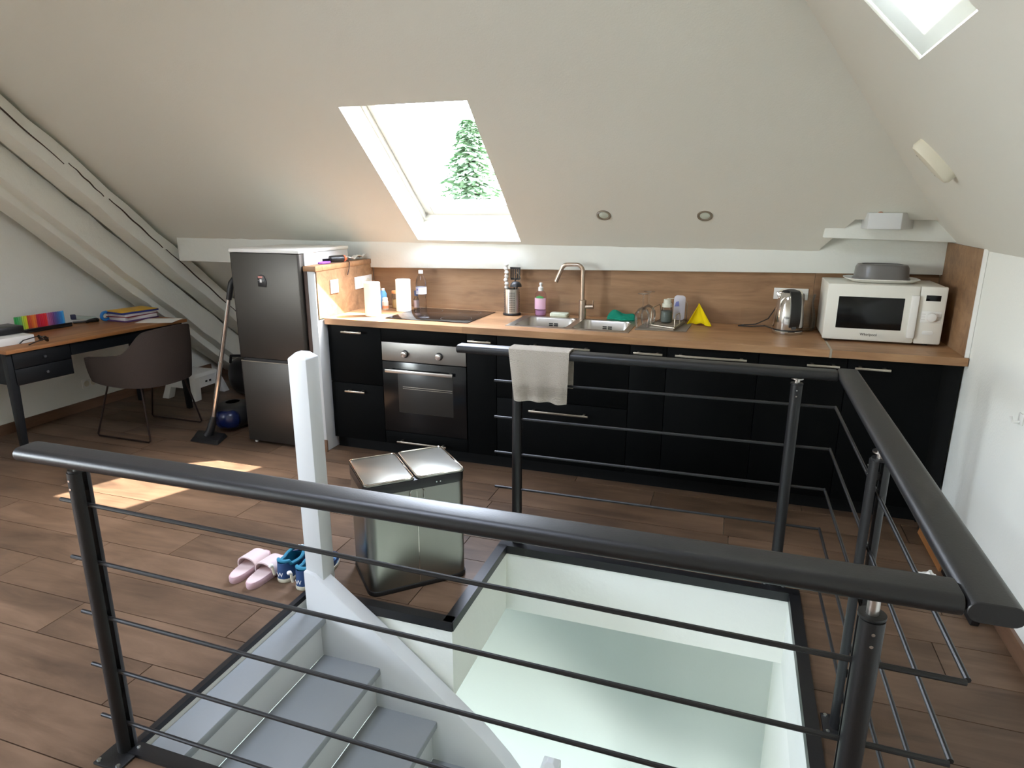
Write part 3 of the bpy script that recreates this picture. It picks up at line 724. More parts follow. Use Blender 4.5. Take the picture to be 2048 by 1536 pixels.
# towel over the kitchen side railing
def tow(u, v):
    L = .285; x = 1.592+L*u
    p = v*.60                        # length of cloth from back hem to front hem
    if p < .19: y, z = -.824+.004*sin(u*9), 1.003-.19+p
    elif p < .30:
        a = pi*(p-.19)/.11; y, z = -.872+.048*cos(a), 1.002+.006*sin(a)
    else:
        d = (p-.30); y, z = -.921-.008*sin(u*7+1)*d*4-.004*d*10*sin(u*17), 1.002-d*.80-.006*sin(u*3)*d
        x = 1.592+L*u+(.5-u)*d*.12+.01*d*4
    return (x, y, z)
tw = solid('hand_towel', MB().grid(tow, 28, 40), 'towel', 'beige towel hanging over the railing in front of the kitchen', 'towel', solid=.006)
mb = MB()
for k_ in range(6):
    z = .80+.0085*k_
    def ln(u): 
        d = (1.002-z)/.80; return (1.592+.285*u+(.5-u)*d*.12+.01*d*4, -.9285-.008*sin(u*7+1)*d*4-.004*d*10*sin(u*17), z)
    mb.tube([ln(.03+.94*i/14) for i in range(15)], .0014, 5)
part('woven_stripes', mb, 'towel', tw)

# ------------------------------------------------------------------ pedal bin
ang = atan2(.305, .32); bn = thing('recycling_bin', 'double stainless steel pedal bin by the stairwell corner', 'bin', (1.34, -1.3875, 0), ang, local=True)
def rrect(x0, y0, x1, y1, r, z, n=5):
    pts = []
    for (cx, cy, a0) in ((x1-r, y1-r, 0), (x0+r, y1-r, 90), (x0+r, y0+r, 180), (x1-r, y0+r, 270)):
        for k_ in range(n+1): a = radians(a0+90*k_/n); pts.append((cx+r*cos(a), cy+r*sin(a), z))
    return pts
def rbox(x0, y0, z0, x1, y1, z1, r, n=5): return MB().prism(rrect(x0, y0, x1, y1, r, z0, n), (0, 0, z1-z0))
W2, DP = .222, .325
part('base', rbox(-W2-.004, -.004, 0, W2+.004, DP+.004, .022, .045), 'blackplastic', bn, bevel=.003)
part('body', rbox(-W2, 0, .022, W2, DP, .468, .045, 8), 'bin', bn)
part('seam', MB().box(-.0012, -.0012, .03, .0012, .002, .46), 'chrome', bn)
part('collar', rbox(-W2-.002, -.002, .468, W2+.002, DP+.002, .511, .046, 8), 'blackplastic', bn, bevel=.002)
for sx in (-1, 1):
    a, b = sorted((sx*.004, sx*(W2)))
    l = part('lid', rbox(a, .0, .512, b, DP, .519, .02), 'bin', bn, bevel=.002)
    l.location.z = 0
    part('lid_rim', MB().tube([(p[0], p[1], .520) for p in rrect(a+.004, .004, b-.004, DP-.004, .02, 0, 4)], .004, 6, True), 'chrome', l)
for px in (.088, .105): part('rivet', MB().cyl((px, -.001, .488), (px, -.005, .488), .003, n=8), 'screw', bn)
part('clip', MB().tube([(-.03, -.004, .425), (-.03, -.006, .462), (-.022, -.003, .468)], .002, 6).tube([(.03, -.004, .425), (.03, -.006, .462), (.022, -.003, .468)], .002, 6), 'chrome', bn)

# ------------------------------------------------------------------ shoes
def sole_outline(L, wd, n=28, heel=.8):
    pts = []
    for k_ in range(n):
        a = 2*pi*k_/n; v = .5-.5*cos(a)           # 0 heel .. 1 toe
        wv = wd/2*(heel+(1-heel)*sin(v*pi/2))*(1-.12*sin(pi*min(1, max(0, (v-.15)/.5)))) if True else 0
        r = abs(sin(a))**.72
        pts.append(((1 if sin(a) >= 0 else -1)*wv*r, L*v))
    return pts
def slide(loc, rot, label):
    t = thing('slide_sandal', label, 'sandal', loc, rot, 'pink slide sandals', local=True)
    o_ = sole_outline(.265, .098); n = len(o_)
    mb = MB(); lv = [(0.0, .93), (.012, 1.0), (.026, 1.0), (.032, .95)]
    vs = [(x*s_, .1325+(y-.1325)*(.5+.5*s_), z) for z, s_ in lv for x, y in o_]
    fs = [(i*n+k_, i*n+(k_+1) % n, (i+1)*n+(k_+1) % n, (i+1)*n+k_) for i in range(3) for k_ in range(n)]+[tuple(range(n-1, -1, -1)), tuple(3*n+k_ for k_ in range(n))]
    part('sole', mb.add(vs, fs), 'pinksole', t)
    vs = [(x*.9, .1325+(y-.1325)*.94, .0325) for x, y in o_]+[(x*.8, .1325+(y-.1325)*.86, .0335) for x, y in o_]
    part('footbed', MB().add(vs, [(k_, (k_+1) % n, (k_+1) % n+n, k_+n) for k_ in range(n)]+[tuple(n+k_ for k_ in range(n))]), 'pink', t)
    def st_(u, v):
        a = pi*u; y = .115+.095*v-.012*sin(a)*(1-v); return (.052*cos(a), y, .018+(.062-.012*v)*sin(a)**.8)
    part('strap', MB().grid(st_, 16, 5), 'pink', t, solid=.006)
    return t
slide((.535, -1.645, 0), radians(3), 'pale pink slide sandal farther from the blue sneakers')
slide((.638, -1.66, 0), radians(1), 'pale pink slide sandal right beside the blue sneakers')
def sneaker(loc, rot, label):
    t = thing('sneaker', label, 'sneaker', loc, rot, 'blue sneakers', local=True)
    o_ = sole_outline(.285, .108, 32, .95); n = len(o_)
    part('sole', MB().prism([(x, y, 0) for x, y in o_], (0, 0, .02)), plain_sole, t, bevel=.004)
    secs = [(.02, 1.0, 0), (.045, 1.0, 0), (.066, .93, 0), (.085, .85, 0)]
    vs = []
    for z, s_, _ in secs:
        for x, y in o_:
            v = y/.285
            h = z if v < .45 else z*(1-.55*min(1, (v-.45)/.4)) if z > .05 else z*(1-.1*max(0, v-.45))
            if v < .12 and z > .08: h = z+.008
            sc = s_ if v < .5 else s_*(1-.12*(z/.085)*min(1, (v-.5)*2))
            vs.append((x*sc*.96, .14+(y-.14)*(1-.02*z/.085), max(.02, h)))
    fs = [(i*n+k_, i*n+(k_+1) % n, (i+1)*n+(k_+1) % n, (i+1)*n+k_) for i in range(len(secs)-1) for k_ in range(n)]
    part('upper', MB().add(vs, fs), 'navy', t, solid=.004)
    rim = [(x*.78, .02+y*.48, .087+(.012 if y < .03 else -.010*sin(pi*y/.285)+.02*max(0, y/.285-.5))) for x, y in o_]
    part('collar', MB().tube(rim, .0085, 8, True), 'teal', t)
    part('lining', MB().add([(x*.72, .02+y*.46, .08) for x, y in o_]+[(x*.7, .02+y*.6, .03) for x, y in o_], [(k_, (k_+1) % n, (k_+1) % n+n, k_+n) for k_ in range(n)]+[tuple(n+k_ for k_ in range(n))]), 'teal', t)
    def ton(u, v): return ((u-.5)*.05*(1-.2*v), .125+.11*v, .115-.045*v+.004*sin(pi*u))
    part('tongue', MB().grid(ton, 6, 8), 'teal', t, solid=.006)
    for i in range(4):
        y = .15+.025*i; z = .108-.0115*i
        part('lace', MB().tube([(-.03, y+.004, z-.012), (0, y, z+.004), (.03, y+.004, z-.012)], .0028, 6), 'white', t)
    def toe(u, v):
        a = pi*u; e_ = .5*pi*v; return (.046*cos(a)*cos(e_*.9), .205+.078*sin(a)*cos(e_*.9), .018+.042*sin(e_))
    part('toe_cap', MB().grid(toe, 14, 6), 'skyblue', t)
    part('pull_tab', MB().tube([(-.034, .004, .035), (-.036, .0, .06), (-.036, .0, .08)], .006, 6), 'cream', t)
    part('lace_lock', MB().lathe([(.0, -.01), (.009, -.006), (.011, 0), (.009, .006), (.0, .01)], (-.042, -.004, .083), 12), 'white', t)
    text_part('W', .03, 'white', t, (.006, -.0105, .048), (radians(90), 0, 0), 'emblem')
    return t
plain_sole = colmat((196, 192, 172))
sneaker((.738, -1.565, 0), radians(2), 'navy and teal sneaker next to the pink sandals')
sneaker((.853, -1.59, 0), radians(0), 'navy and teal sneaker half hidden behind the white newel post')

# ------------------------------------------------------------------ fridge
fr = thing('fridge_freezer', 'tall silver fridge freezer left of the white partition', 'fridge', (-.37, .17, 0))
FX0, FX1 = -.645, -.099
part('cabinet', MB().box(FX0+.004, -.045, .03, FX1-.004, .47, 1.335), colmat((205, 205, 203), .4), fr, bevel=.004)
part('top_cover', MB().box(FX0, -.108, 1.336, FX1, .475, 1.358), 'white', fr, bevel=.004)
d1 = part('door', MB().prism(rrect(FX0, -.11, FX1, -.05, .018, .628), (0, 0, .705)), 'fridge', fr, bevel=.003)
d2 = part('door', MB().prism(rrect(FX0, -.11, FX1, -.05, .018, .025), (0, 0, .575)), 'fridge', fr, bevel=.003)
part('grip_recess', MB().prism([(FX0+.03, -.112, .606), (FX1-.03, -.112, .606), (FX1-.05, -.112, .626), (FX0+.05, -.112, .626)], (0, .05, 0)), 'blackplastic', fr)
part('top_trim', MB().box(FX0+.01, -.1105, .600, FX1-.01, -.1, .606), 'satin', d2)
part('kick_plate', MB().box(FX0+.01, -.06, .004, FX1-.01, -.02, .03), 'blackplastic', fr)
for x in (FX0+.04, FX1-.06): part('foot', MB().cyl((x, -.07, 0), (x, -.07, .026), .012, n=12), 'white', fr)
mg = solid('fridge_magnet', MB().prism([(-.428, -.1102, 1.118), (-.366, -.1102, 1.115), (-.362, -.1102, 1.155), (-.372, -.1102, 1.175), (-.378, -.1102, 1.19), (-.40, -.1102, 1.196), (-.425, -.1102, 1.188), (-.43, -.1102, 1.16)], (0, -.004, 0)), 'blackplastic', 'small dark magnet on the upper fridge door', 'magnet', bevel=.001)
part('print', MB().box(-.424, -.1148, 1.173, -.388, -.1142, 1.186), colmat((196, 130, 120)), mg)
part('print', MB().box(-.412, -.1148, 1.145, -.396, -.1142, 1.166), 'white', mg)
part('print', MB().box(-.426, -.1148, 1.155, -.420, -.1142, 1.162).box(-.388, -.1148, 1.152, -.382, -.1142, 1.16), colmat((150, 148, 144)), mg)

# ------------------------------------------------------------------ vacuum cleaner
vc = thing('vacuum_cleaner', 'black and blue canister vacuum cleaner with steel tube beside the fridge', 'vacuum', (-.98, 0, 0))
mb = MB().hexa([(-1.15, -.065, .004), (-1.055, -.235, .004), (-.80, -.24, .004), (-.87, -.06, .004), (-1.13, -.07, .03), (-1.05, -.205, .026), (-.82, -.21, .026), (-.885, -.07, .03)])
part('floor_head', mb, 'blackplastic', vc, bevel=.006)
part('head_neck', MB().tube([(-.975, -.14, .03), (-.955, -.135, .06), (-.925, -.125, .15), (-.92, -.122, .17)], [.035, .03, .022, .019], 14), 'blackplastic', vc)
P0, P1 = Vector((-.922, -.122, .165)), Vector((-.708, -.08, 1.02))
pm = P0.lerp(P1, .48)
part('tube', MB().cyl(P0, pm, .0175, n=16).cyl(pm, P1, .0145, n=16).cyl(pm-(P1-P0)*.008, pm+(P1-P0)*.004, .0195, n=16), 'chrome', vc)
d_ = (P1-P0).normalized()
part('handle', MB().tube([P1-d_*.005, P1+d_*.05, P1+d_*.11, P1+d_*.15+Vector((.006, .03, 0)), P1+d_*.165+Vector((.004, .075, -.01))], [.018, .019, .019, .02, .018], 14), 'blackplastic', vc)
can = MB().grid(lambda u, v: (-.985+(.15*cos(2*pi*u))*(sin(pi*(.04+.92*v)))**.55, .15+.17*sin(2*pi*u)*(sin(pi*(.04+.92*v)))**.55, .105-.095*cos(pi*(.04+.92*v))), 28, 14)
part('canister', can, 'blackplastic', vc)
part('dust_cup', MB().grid(lambda u, v: (-.95+.10*cos(2*pi*u)*(sin(pi*(.05+.9*v)))**.4, .045+.075*sin(2*pi*u)*(sin(pi*(.05+.9*v)))**.4, .10-.07*cos(pi*(.05+.9*v))), 20, 10), 'vacblue', vc)
for sx in (-1.125, -.845): part('wheel', MB().cyl((sx-.012, .22, .06), (sx+.012, .22, .06), .06, n=20), 'blackplastic', vc, bevel=.006)
hp = [P1+d_*.165+Vector((.004, .075, -.01)), Vector((-.675, .13, 1.1)), Vector((-.67, .22, .8)), Vector((-.69, .26, .45)), Vector((-.76, .25, .24)), Vector((-.90, .2, .19))]
sm = []
for i in range(len(hp)-1):
    for k_ in range(6): sm.append(hp[i].lerp(hp[i+1], k_/6))
part('hose', MB().tube(sm+[hp[-1]], .016, 10), 'blackplastic', vc)

# step stool
so2 = thing('step_stool', 'low white plastic step stool behind the chair', 'stool', (-1.95, .76, 0))
part('seat', MB().hexa([(-2.10, .63, .185), (-1.80, .63, .185), (-1.80, .93, .185), (-2.10, .93, .185), (-2.075, .66, .215), (-1.825, .66, .215), (-1.825, .90, .215), (-2.075, .90, .215)]), 'white', so2, bevel=.006)
for (a, b, ta, tb) in ((-2.13, .57, -2.10, .63), (-1.83, .57, -1.86, .63), (-2.13, .91, -2.10, .86), (-1.83, .91, -1.86, .86)):
    part('leg', MB().hexa([(a, b, 0), (a+.07, b, 0), (a+.07, b+.07, 0), (a, b+.07, 0), (ta, tb, .19), (ta+.06, tb, .19), (ta+.06, tb+.06, .19), (ta, tb+.06, .19)]), 'white', so2, bevel=.006)
mb = MB().hexa([(-2.07, .605, .10), (-1.83, .605, .10), (-1.83, .62, .10), (-2.07, .62, .10), (-2.06, .63, .19), (-1.84, .63, .19), (-1.84, .645, .19), (-2.06, .645, .19)])
mb.hexa([(-1.80, .66, .10), (-1.785, .66, .10), (-1.785, .9, .10), (-1.80, .9, .10), (-1.825, .68, .19), (-1.81, .68, .19), (-1.81, .88, .19), (-1.825, .88, .19)])
part('skirt', mb, 'white', so2)
part('grip_slot', MB().box(-1.788, .73, .135, -1.783, .75, .150).box(-1.788, .775, .135, -1.783, .795, .150), 'blackplastic', so2)
# dark bag in the eaves
bag = MB().grid(lambda u, v: (-1.47+.22*cos(2*pi*u)*(sin(pi*(.03+.94*v)))**.5, .95+.16*sin(2*pi*u)*(sin(pi*(.03+.94*v)))**.5, .17-.165*cos(pi*(.03+.94*v))), 24, 12)
bg_ = solid('storage_bag', bag, 'blackplastic', 'dark bag in the low eaves behind the vacuum tube', 'bag')
part('strap', MB().tube([(-1.60, .85, .30), (-1.56, .82, .37), (-1.44, .82, .38), (-1.38, .85, .31)], .012, 8), 'blackplastic', bg_)

# ------------------------------------------------------------------ desk
dk = thing('desk', 'honey wood desk with black drawers against the left wall', 'desk', (-1.752, -.895, 0), radians(-5.0), local=True)
DL, DD = 1.36, .665
part('top', MB().box(-DD, 0, .722, 0, DL, .746), 'desktop', dk, bevel=.003)
part('apron', MB().box(-DD+.03, .42, .635, -.03, DL-.03, .721), 'desk_black', dk)
part('drawer_box', MB().box(-DD+.03, .035, .505, -.035, .42, .721), 'desk_black', dk, bevel=.002)
for z0, z1 in ((.512, .612), (.617, .716)):
    w_ = part('drawer', MB().box(-.035, .045, z0, -.024, .412, z1), 'desk_black', dk, bevel=.002)
    part('knob', MB().lathe([(.004, 0), (.004, .008), (.009, .014), (.009, .018), (.004, .021)], (0, 0, 0), 14), colmat((60, 62, 64), .3), w_)
    kn = w_.children[0]; kn.location = (-.024, .235, (z0+z1)/2); kn.rotation_euler = (0, radians(90), 0)
for lx, ly, tx, ty in ((-.06, .04, -.03, -.02), (-.06, DL-.06, -.03, .015), (-DD+.06, .04, .03, -.02), (-DD+.06, DL-.06, .03, .015)):
    r = .027; rb = .018
    part('leg', MB().hexa([(lx-tx*.6-rb, ly+ty-rb, 0), (lx-tx*.6+rb, ly+ty-rb, 0), (lx-tx*.6+rb, ly+ty+rb, 0), (lx-tx*.6-rb, ly+ty+rb, 0), (lx-r, ly-r, .721), (lx+r, ly-r, .721), (lx+r, ly+r, .721), (lx-r, ly+r, .721)]), 'desk_black', dk, bevel=.003)
DZ = .7465
# chair
ch = thing('armchair', 'taupe felt tub chair on thin dark sled legs at the desk', 'chair', (-1.5, -.11, 0))
path = [(-1.74, -.395), (-1.62, -.425), (-1.48, -.43), (-1.36, -.405), (-1.27, -.34), (-1.225, -.24), (-1.21, -.11), (-1.225, .02), (-1.27, .11), (-1.36, .17), (-1.48, .19), (-1.62, .185), (-1.74, .155)]
tops = [.60, .615, .63, .66, .775, .80, .805, .80, .775, .66, .63, .615, .60]
def cat(p, t_):
    n = len(p)-1; f = t_*n; i = min(int(f), n-1); u = f-i
    g = lambda k_: p[max(0, min(n, k_))]
    a, b, c_, d__ = g(i-1), g(i), g(i+1), g(i+2)
    f1 = lambda a, b, c, d: .5*((2*b)+(-a+c)*u+(2*a-5*b+4*c-d)*u*u+(-a+3*b-3*c+d)*u**3)
    return tuple(f1(*q4) for q4 in zip(a, b, c_, d__)) if isinstance(p[0], tuple) else f1(a, b, c_, d__)
def shell(u, v):
    x, y = cat(path, u); zt = cat(tops, u); zb = .425-.03*sin(pi*u)
    k_ = (1-v)**2*.07; cx, cy = -1.5, -.115
    x += (cx-x)*k_; y += (cy-y)*k_
    return (x, y, zb+(zt-zb)*v)
part('shell', MB().grid(shell, 44, 12), 'fabric', ch, solid=.032)
part('seat', MB().prism(rrect(-1.73, -.36, -1.27, .125, .09, .405), (0, 0, .06)), 'fabric', ch, bevel=.02)
for yf, yt_ in ((-.355, -.30), (.13, .08)):
    p_ = [(-1.66, yt_, .41), (-1.775, yf, .02), (-1.765, yf, .008), (-1.30, yf, .008), (-1.285, yf, .02), (-1.36, yt_, .40)]
    part('leg', MB().tube(p_, .0065, 8), 'darkwire', ch)

# desk clutter
def dpt(lx, ly, z=DZ):
    a = radians(-5); return (-1.752+lx*cos(a)-ly*sin(a), -.895+lx*sin(a)+ly*cos(a), z)
wb = solid('white_box', MB().box(-.16, -.16, 0, .16, .13, .05).rot(radians(-8)), 'white', 'open white box lying on the desk corner', 'box', bevel=.003); wb.location = (-2.06, -.73, DZ)
bb = solid('black_case', MB().box(-.09, -.13, 0, .09, .12, .05).rot(radians(-8)), 'blackplastic', 'black case lying on top of the white box', 'case', bevel=.006); bb.location = (-2.10, -.70, DZ+.051)
cb = thing('marker_tray', 'long black tray holding the row of coloured markers', 'tray', dpt(-.56, .57), radians(-5), local=True)
part('tray', MB().box(-.05, -.195, 0, .05, .195, .012).box(-.05, -.195, .012, -.042, .195, .03).box(.042, -.195, .012, .05, .195, .03), 'blackplastic', cb, bevel=.002)
cols = [(40, 150, 70), (60, 170, 90), (90, 180, 110), (120, 190, 120), (170, 205, 80), (205, 215, 60), (225, 215, 50), (200, 70, 50), (205, 85, 50), (225, 110, 50), (235, 140, 60), (235, 120, 60), (190, 40, 70), (205, 40, 80), (215, 35, 60), (225, 45, 70), (230, 50, 60), (235, 60, 60), (190, 110, 150), (180, 100, 150), (160, 90, 150), (130, 80, 140), (110, 90, 160), (90, 100, 170), (80, 120, 190), (70, 140, 210), (60, 150, 220), (80, 170, 225)]
cn = ['green']*4+['lime']*3+['orange']*5+['red']*6+['mauve']*4+['blue']*6
mk = mesh_from(MB().cyl((0, 0, 0), (0, 0, .1), .006, n=8).cyl((0, 0, .1), (0, 0, .106), .006, .004, n=8), 'marker')
for i, (c_, nm_) in enumerate(zip(cols, cn)):
    me = mk.copy(); me.materials.append(colmat(c_, .4)); o_ = bpy.data.objects.new('felt_marker', me); COL.objects.link(o_)
    o_.location = dpt(-.56, .57-.17+.0126*i, DZ+.0125); o_['category'] = 'marker'; o_['group'] = nm_+' markers in the desk tray'
    o_['label'] = '%s %s felt marker counted from the left in the rainbow row on the desk' % (['first', 'second', 'third', 'fourth', 'fifth', 'sixth'][i-cn.index(nm_)], nm_)
    mcap = part('cap', MB().cyl((0, 0, .07), (0, 0, .1125), .0104, .0098, n=8), colmat(tuple(int(v*.8) for v in c_), .4), o_) if False else None
gl = thing('sunglasses', 'black sunglasses lying at the front of the desk', 'sunglasses', (-1.815, -.60, DZ), radians(172), local=True)
for sx in (-.033, .033):
    part('lens', MB().lathe([(.0, -.002), (.026, -.002), (.028, 0), (.026, .002), (.0, .002)], (sx, 0, 0), 18, 1, .8), 'blackglass', gl)
    gl.children[-1].rotation_euler = (radians(75), 0, 0); gl.children[-1].location = (0, 0, .026)
part('temple', MB().tube([(-.062, 0, .034), (-.066, .09, .02), (-.05, .12, .006)], .004, 6), 'blackplastic', gl)
part('temple', MB().tube([(.062, 0, .034), (.066, .09, .02), (.05, .12, .006)], .004, 6), 'blackplastic', gl)
part('bridge', MB().tube([(-.06, 0, .034), (0, -.003, .036), (.06, 0, .034)], .004, 6), 'blackplastic', gl)
stp = thing('stapler', 'black and pale desk stapler in front of the wall', 'stapler', (-2.26, .07, DZ), radians(-30), local=True)
part('base', MB().box(-.02, -.08, 0, .02, .09, .012), 'blackplastic', stp, bevel=.003)
part('arm', MB().hexa([(-.018, -.08, .028), (.018, -.08, .028), (.018, .085, .014), (-.018, .085, .014), (-.016, -.075, .062), (.016, -.075, .062), (.016, .08, .035), (-.016, .08, .035)]), colmat((150, 160, 150)), stp, bevel=.004)
part('head', MB().box(-.02, -.09, .03, .02, -.055, .068), colmat((30, 34, 70)), stp, bevel=.005)
cab = solid('cable', MB().tube([(-2.20, .03, DZ+.012), (-2.17, .05, DZ+.025), (-2.15, .07, DZ+.03), (-2.16, .10, DZ+.024), (-2.19, .125, DZ+.012)], .011, 8), 'blackplastic', 'short coil of black cable beside the stapler', 'cable')
tp = solid('tape_roll', MB().tube([(0, .036*cos(2*pi*k_/20), .042+.03*sin(2*pi*k_/20)) for k_ in range(20)], .012, 8, True), colmat((40, 120, 190), .35), 'blue roll of tape leaning against the folders', 'tape'); tp.location = (-2.15, .165, DZ)
zz = DZ; stack = [((90, 60, 110), .010, 'purple folder at the bottom of the desk stack', 0.30, .22, 4), ((222, 220, 222), .024, 'thick white notepad in the desk stack', .28, .205, -2), ((120, 40, 60), .006, 'dark red folder sandwiched in the desk stack', .30, .22, 7), ((228, 226, 226), .018, 'upper white notepad in the desk stack', .28, .20, 1), ((34, 48, 120), .014, 'dark blue binder in the desk stack', .31, .225, -3), ((206, 160, 40), .005, 'yellow folder on top of the desk stack', .30, .22, -6)]
for c_, h_, lab, l_, w_, an in stack:
    o_ = solid('folder', MB().box(-w_/2, -l_/2, 0, w_/2, l_/2, h_).rot(radians(an-5)), colmat(c_, .5), lab, 'folder', 'stack of folders on the desk', bevel=.001)
    o_.location = (-2.04, .315, zz); zz += h_+.0005
sh = solid('paper_sheet', MB().box(-.105, -.14, 0, .105, .14, .0012).rot(radians(-68)), 'paper', 'single white sheet lying at the far end of the desk', 'paper'); sh.location = (-1.77, .315, DZ+.0003)

# ------------------------------------------------------------------ worktop items
Z0 = ZT+.0008
def paper_roll(x, y, h, r, label):
    t = thing('kitchen_roll', label, 'paper roll', (x, y, Z0), group='kitchen paper rolls')
    part('paper', MB().lathe([(r-.003, 0), (r, .003), (r, h-.003), (r-.003, h), (.021, h), (.021, h-.05), (0, h-.05)], (x, y, Z0), 36), 'paper', t)
    part('core', MB().lathe([(.0185, h-.05), (.0185, h), (.0207, h+.0005), (.0207, h-.05)], (x, y, Z0), 24), 'card', t)
paper_roll(.252, .175, .225, .053, 'white kitchen roll standing in bright sunlight nearer the partition')
paper_roll(.352, .425, .222, .052, 'white kitchen roll standing beside the clear water bottle')
def bottle(name, x, y, prof, mat, label, cat, cap=None, lab=None, group=None, n=24):
    t = thing(name, label, cat, (x, y, Z0), group=group)
    part('body', MB().lathe(prof, (x, y, Z0), n), mat, t)
    if cap: part('cap', MB().lathe(cap[0], (x, y, Z0), n), cap[1], t)
    if lab: part('label_wrap', MB().open_lathe(lab[0], (x, y, Z0), n), lab[1], t)
    return t
wbt = bottle('water_bottle', .437, .535, [(.03, 0), (.037, .006), (.037, .07), (.034, .085), (.037, .10), (.038, .19), (.034, .215), (.016, .245), (.0145, .262)], 'pet', 'clear plastic water bottle with pale label by the splashback', 'bottle', ([(.0165, .255), (.0165, .275), (.013, .278)], 'white'), ([(.0385, .112), (.0385, .162)], colmat((214, 216, 224))))
part('label_patch', MB().open_lathe([(.0388, .135), (.0388, .155)], (.437, .535, Z0), 24), colmat((214, 216, 224)), wbt)
part('print', MB().box(.42, .4955, Z0+.138, .43, .4965, Z0+.152), colmat((90, 90, 160)), wbt)
bottle('pill_bottle', .192, .45, [(.021, 0), (.022, .003), (.022, .058), (.018, .063)], 'white', 'small white pill bottle between the two kitchen rolls', 'bottle', ([(.019, .063), (.019, .082), (.017, .084)], 'white'), ([(.0224, .008), (.0224, .028)], colmat((226, 150, 110))))
bottle('spice_jar', .235, .53, [(.028, 0), (.03, .004), (.03, .10), (.026, .108)], 'tumbler', 'clear glass jar with orange lid behind the pill bottle', 'jar', ([(.029, .108), (.029, .124), (.027, .126)], colmat((210, 140, 84))), ([(.027, .004), (.027, .062)], colmat((206, 176, 120))))
bottle('cleaner_bottle', .135, .525, [(.024, 0), (.026, .004), (.026, .10), (.014, .125)], colmat((90, 150, 200)), 'blue bottle half hidden behind the sunlit kitchen roll', 'bottle', ([(.012, .125), (.012, .14)], 'white'))
bottle('syrup_bottle', .398, .53, [(.018, 0), (.02, .003), (.02, .072), (.010, .09), (.010, .1)], 'tumbler', 'little bottle with dark blue cap between kitchen roll and water bottle', 'bottle', ([(.0135, .098), (.0135, .132), (.012, .134)], colmat((70, 88, 120))), ([(.0204, .015), (.0204, .066)], colmat((218, 190, 184))))

# utensil pot
UX, UY = 1.121, .525
up = thing('utensil_holder', 'perforated steel utensil pot on a black base', 'utensil holder', (UX, UY, Z0))
part('base', MB().lathe([(.06, 0), (.062, .006), (.058, .014), (.0, .014)], (UX, UY, Z0), 32), 'blackplastic', up)
part('pot', MB().open_lathe([(.052, .014), (.052, .176), (.0505, .176), (.0505, .016)], (UX, UY, Z0), 40), 'steel', up)
mb = MB()
for i in range(40):
    a = 2*pi*i/40
    if (i//5) % 2: continue
    for j in range(11):
        z = Z0+.032+.012*j; c_ = Vector((UX+.0515*cos(a), UY+.0515*sin(a), z)); d_ = Vector((cos(a), sin(a), 0))
        mb.cyl(c_, c_+d_*.0012, .0032, n=6)
part('perforations', mb, 'blackplastic', up, kind='stuff', smooth=False)
def utensil(name, label, cat, shapes):
    t = thing(name, label, cat, (UX, UY, Z0+.02), group='utensils in the steel pot')
    for nm_, mb_, m_ in shapes: part(nm_, mb_, m_, t)
utensil('slotted_spatula', 'black slotted spatula standing in the steel pot', 'spatula', [('shaft', MB().tube([(UX, UY+.02, Z0+.02), (UX+.012, UY+.03, Z0+.24)], .004, 8), 'blackplastic'),
    ('blade', MB().box(UX-.022, UY+.028, Z0+.305, UX+.05, UY+.034, Z0+.318).box(UX-.018, UY+.028, Z0+.232, UX+.044, UY+.034, Z0+.245).box(UX-.02, UY+.028, Z0+.24, UX-.013, UY+.034, Z0+.31).box(UX-.006, UY+.028, Z0+.24, UX+.001, UY+.034, Z0+.31).box(UX+.010, UY+.028, Z0+.24, UX+.017, UY+.034, Z0+.31).box(UX+.026, UY+.028, Z0+.24, UX+.033, UY+.034, Z0+.31).box(UX+.041, UY+.028, Z0+.24, UX+.048, UY+.034, Z0+.31), 'blackplastic')])
utensil('ladle', 'black ladle leaning over the front of the steel pot', 'ladle', [('shaft', MB().tube([(UX+.0, UY, Z0+.02), (UX+.02, UY-.01, Z0+.19), (UX+.03, UY-.015, Z0+.25)], .004, 8), 'blackplastic'),
    ('bowl', MB().lathe([(.0, .036), (.022, .032), (.036, .018), (.040, 0), (.037, 0.001), (.033, .016), (.02, .028), (0, .031)], (UX+.038, UY-.03, Z0+.195), 24), 'blackplastic')])
mb = MB()
for i in range(7):
    mb.lathe([(.0, -.0145), (.011, -.0105), (.0155, 0), (.011, .0105), (.0, .0145)], (UX-.036+.004*sin(i*2.1), UY-.01+.005*cos(i*2.3), Z0+.185+.025*i), 14)
utensil('white_stirrer', 'white knobbly bead-like handle rising from the steel pot', 'utensil', [('beads', mb, 'white'), ('shaft', MB().tube([(UX-.02, UY-.01, Z0+.02), (UX-.036, UY-.01, Z0+.19)], .004, 8), 'white')])
for i in range(3):
    pass
mb = MB()
for i in range(5):
    a = pi*i/5; mb.tube([(UX+.035+.026*sin(pi*k_/10)*cos(a), UY+.005+.026*sin(pi*k_/10)*sin(a), Z0+.19+.10*(k_/10)) for k_ in range(11)], .0013, 5)
utensil('whisk', 'thin wire whisk on the right of the steel pot', 'whisk', [('wires', mb, 'satin'), ('shaft', MB().tube([(UX+.02, UY+.005, Z0+.02), (UX+.035, UY+.005, Z0+.19)], .005, 8), 'blackplastic')])

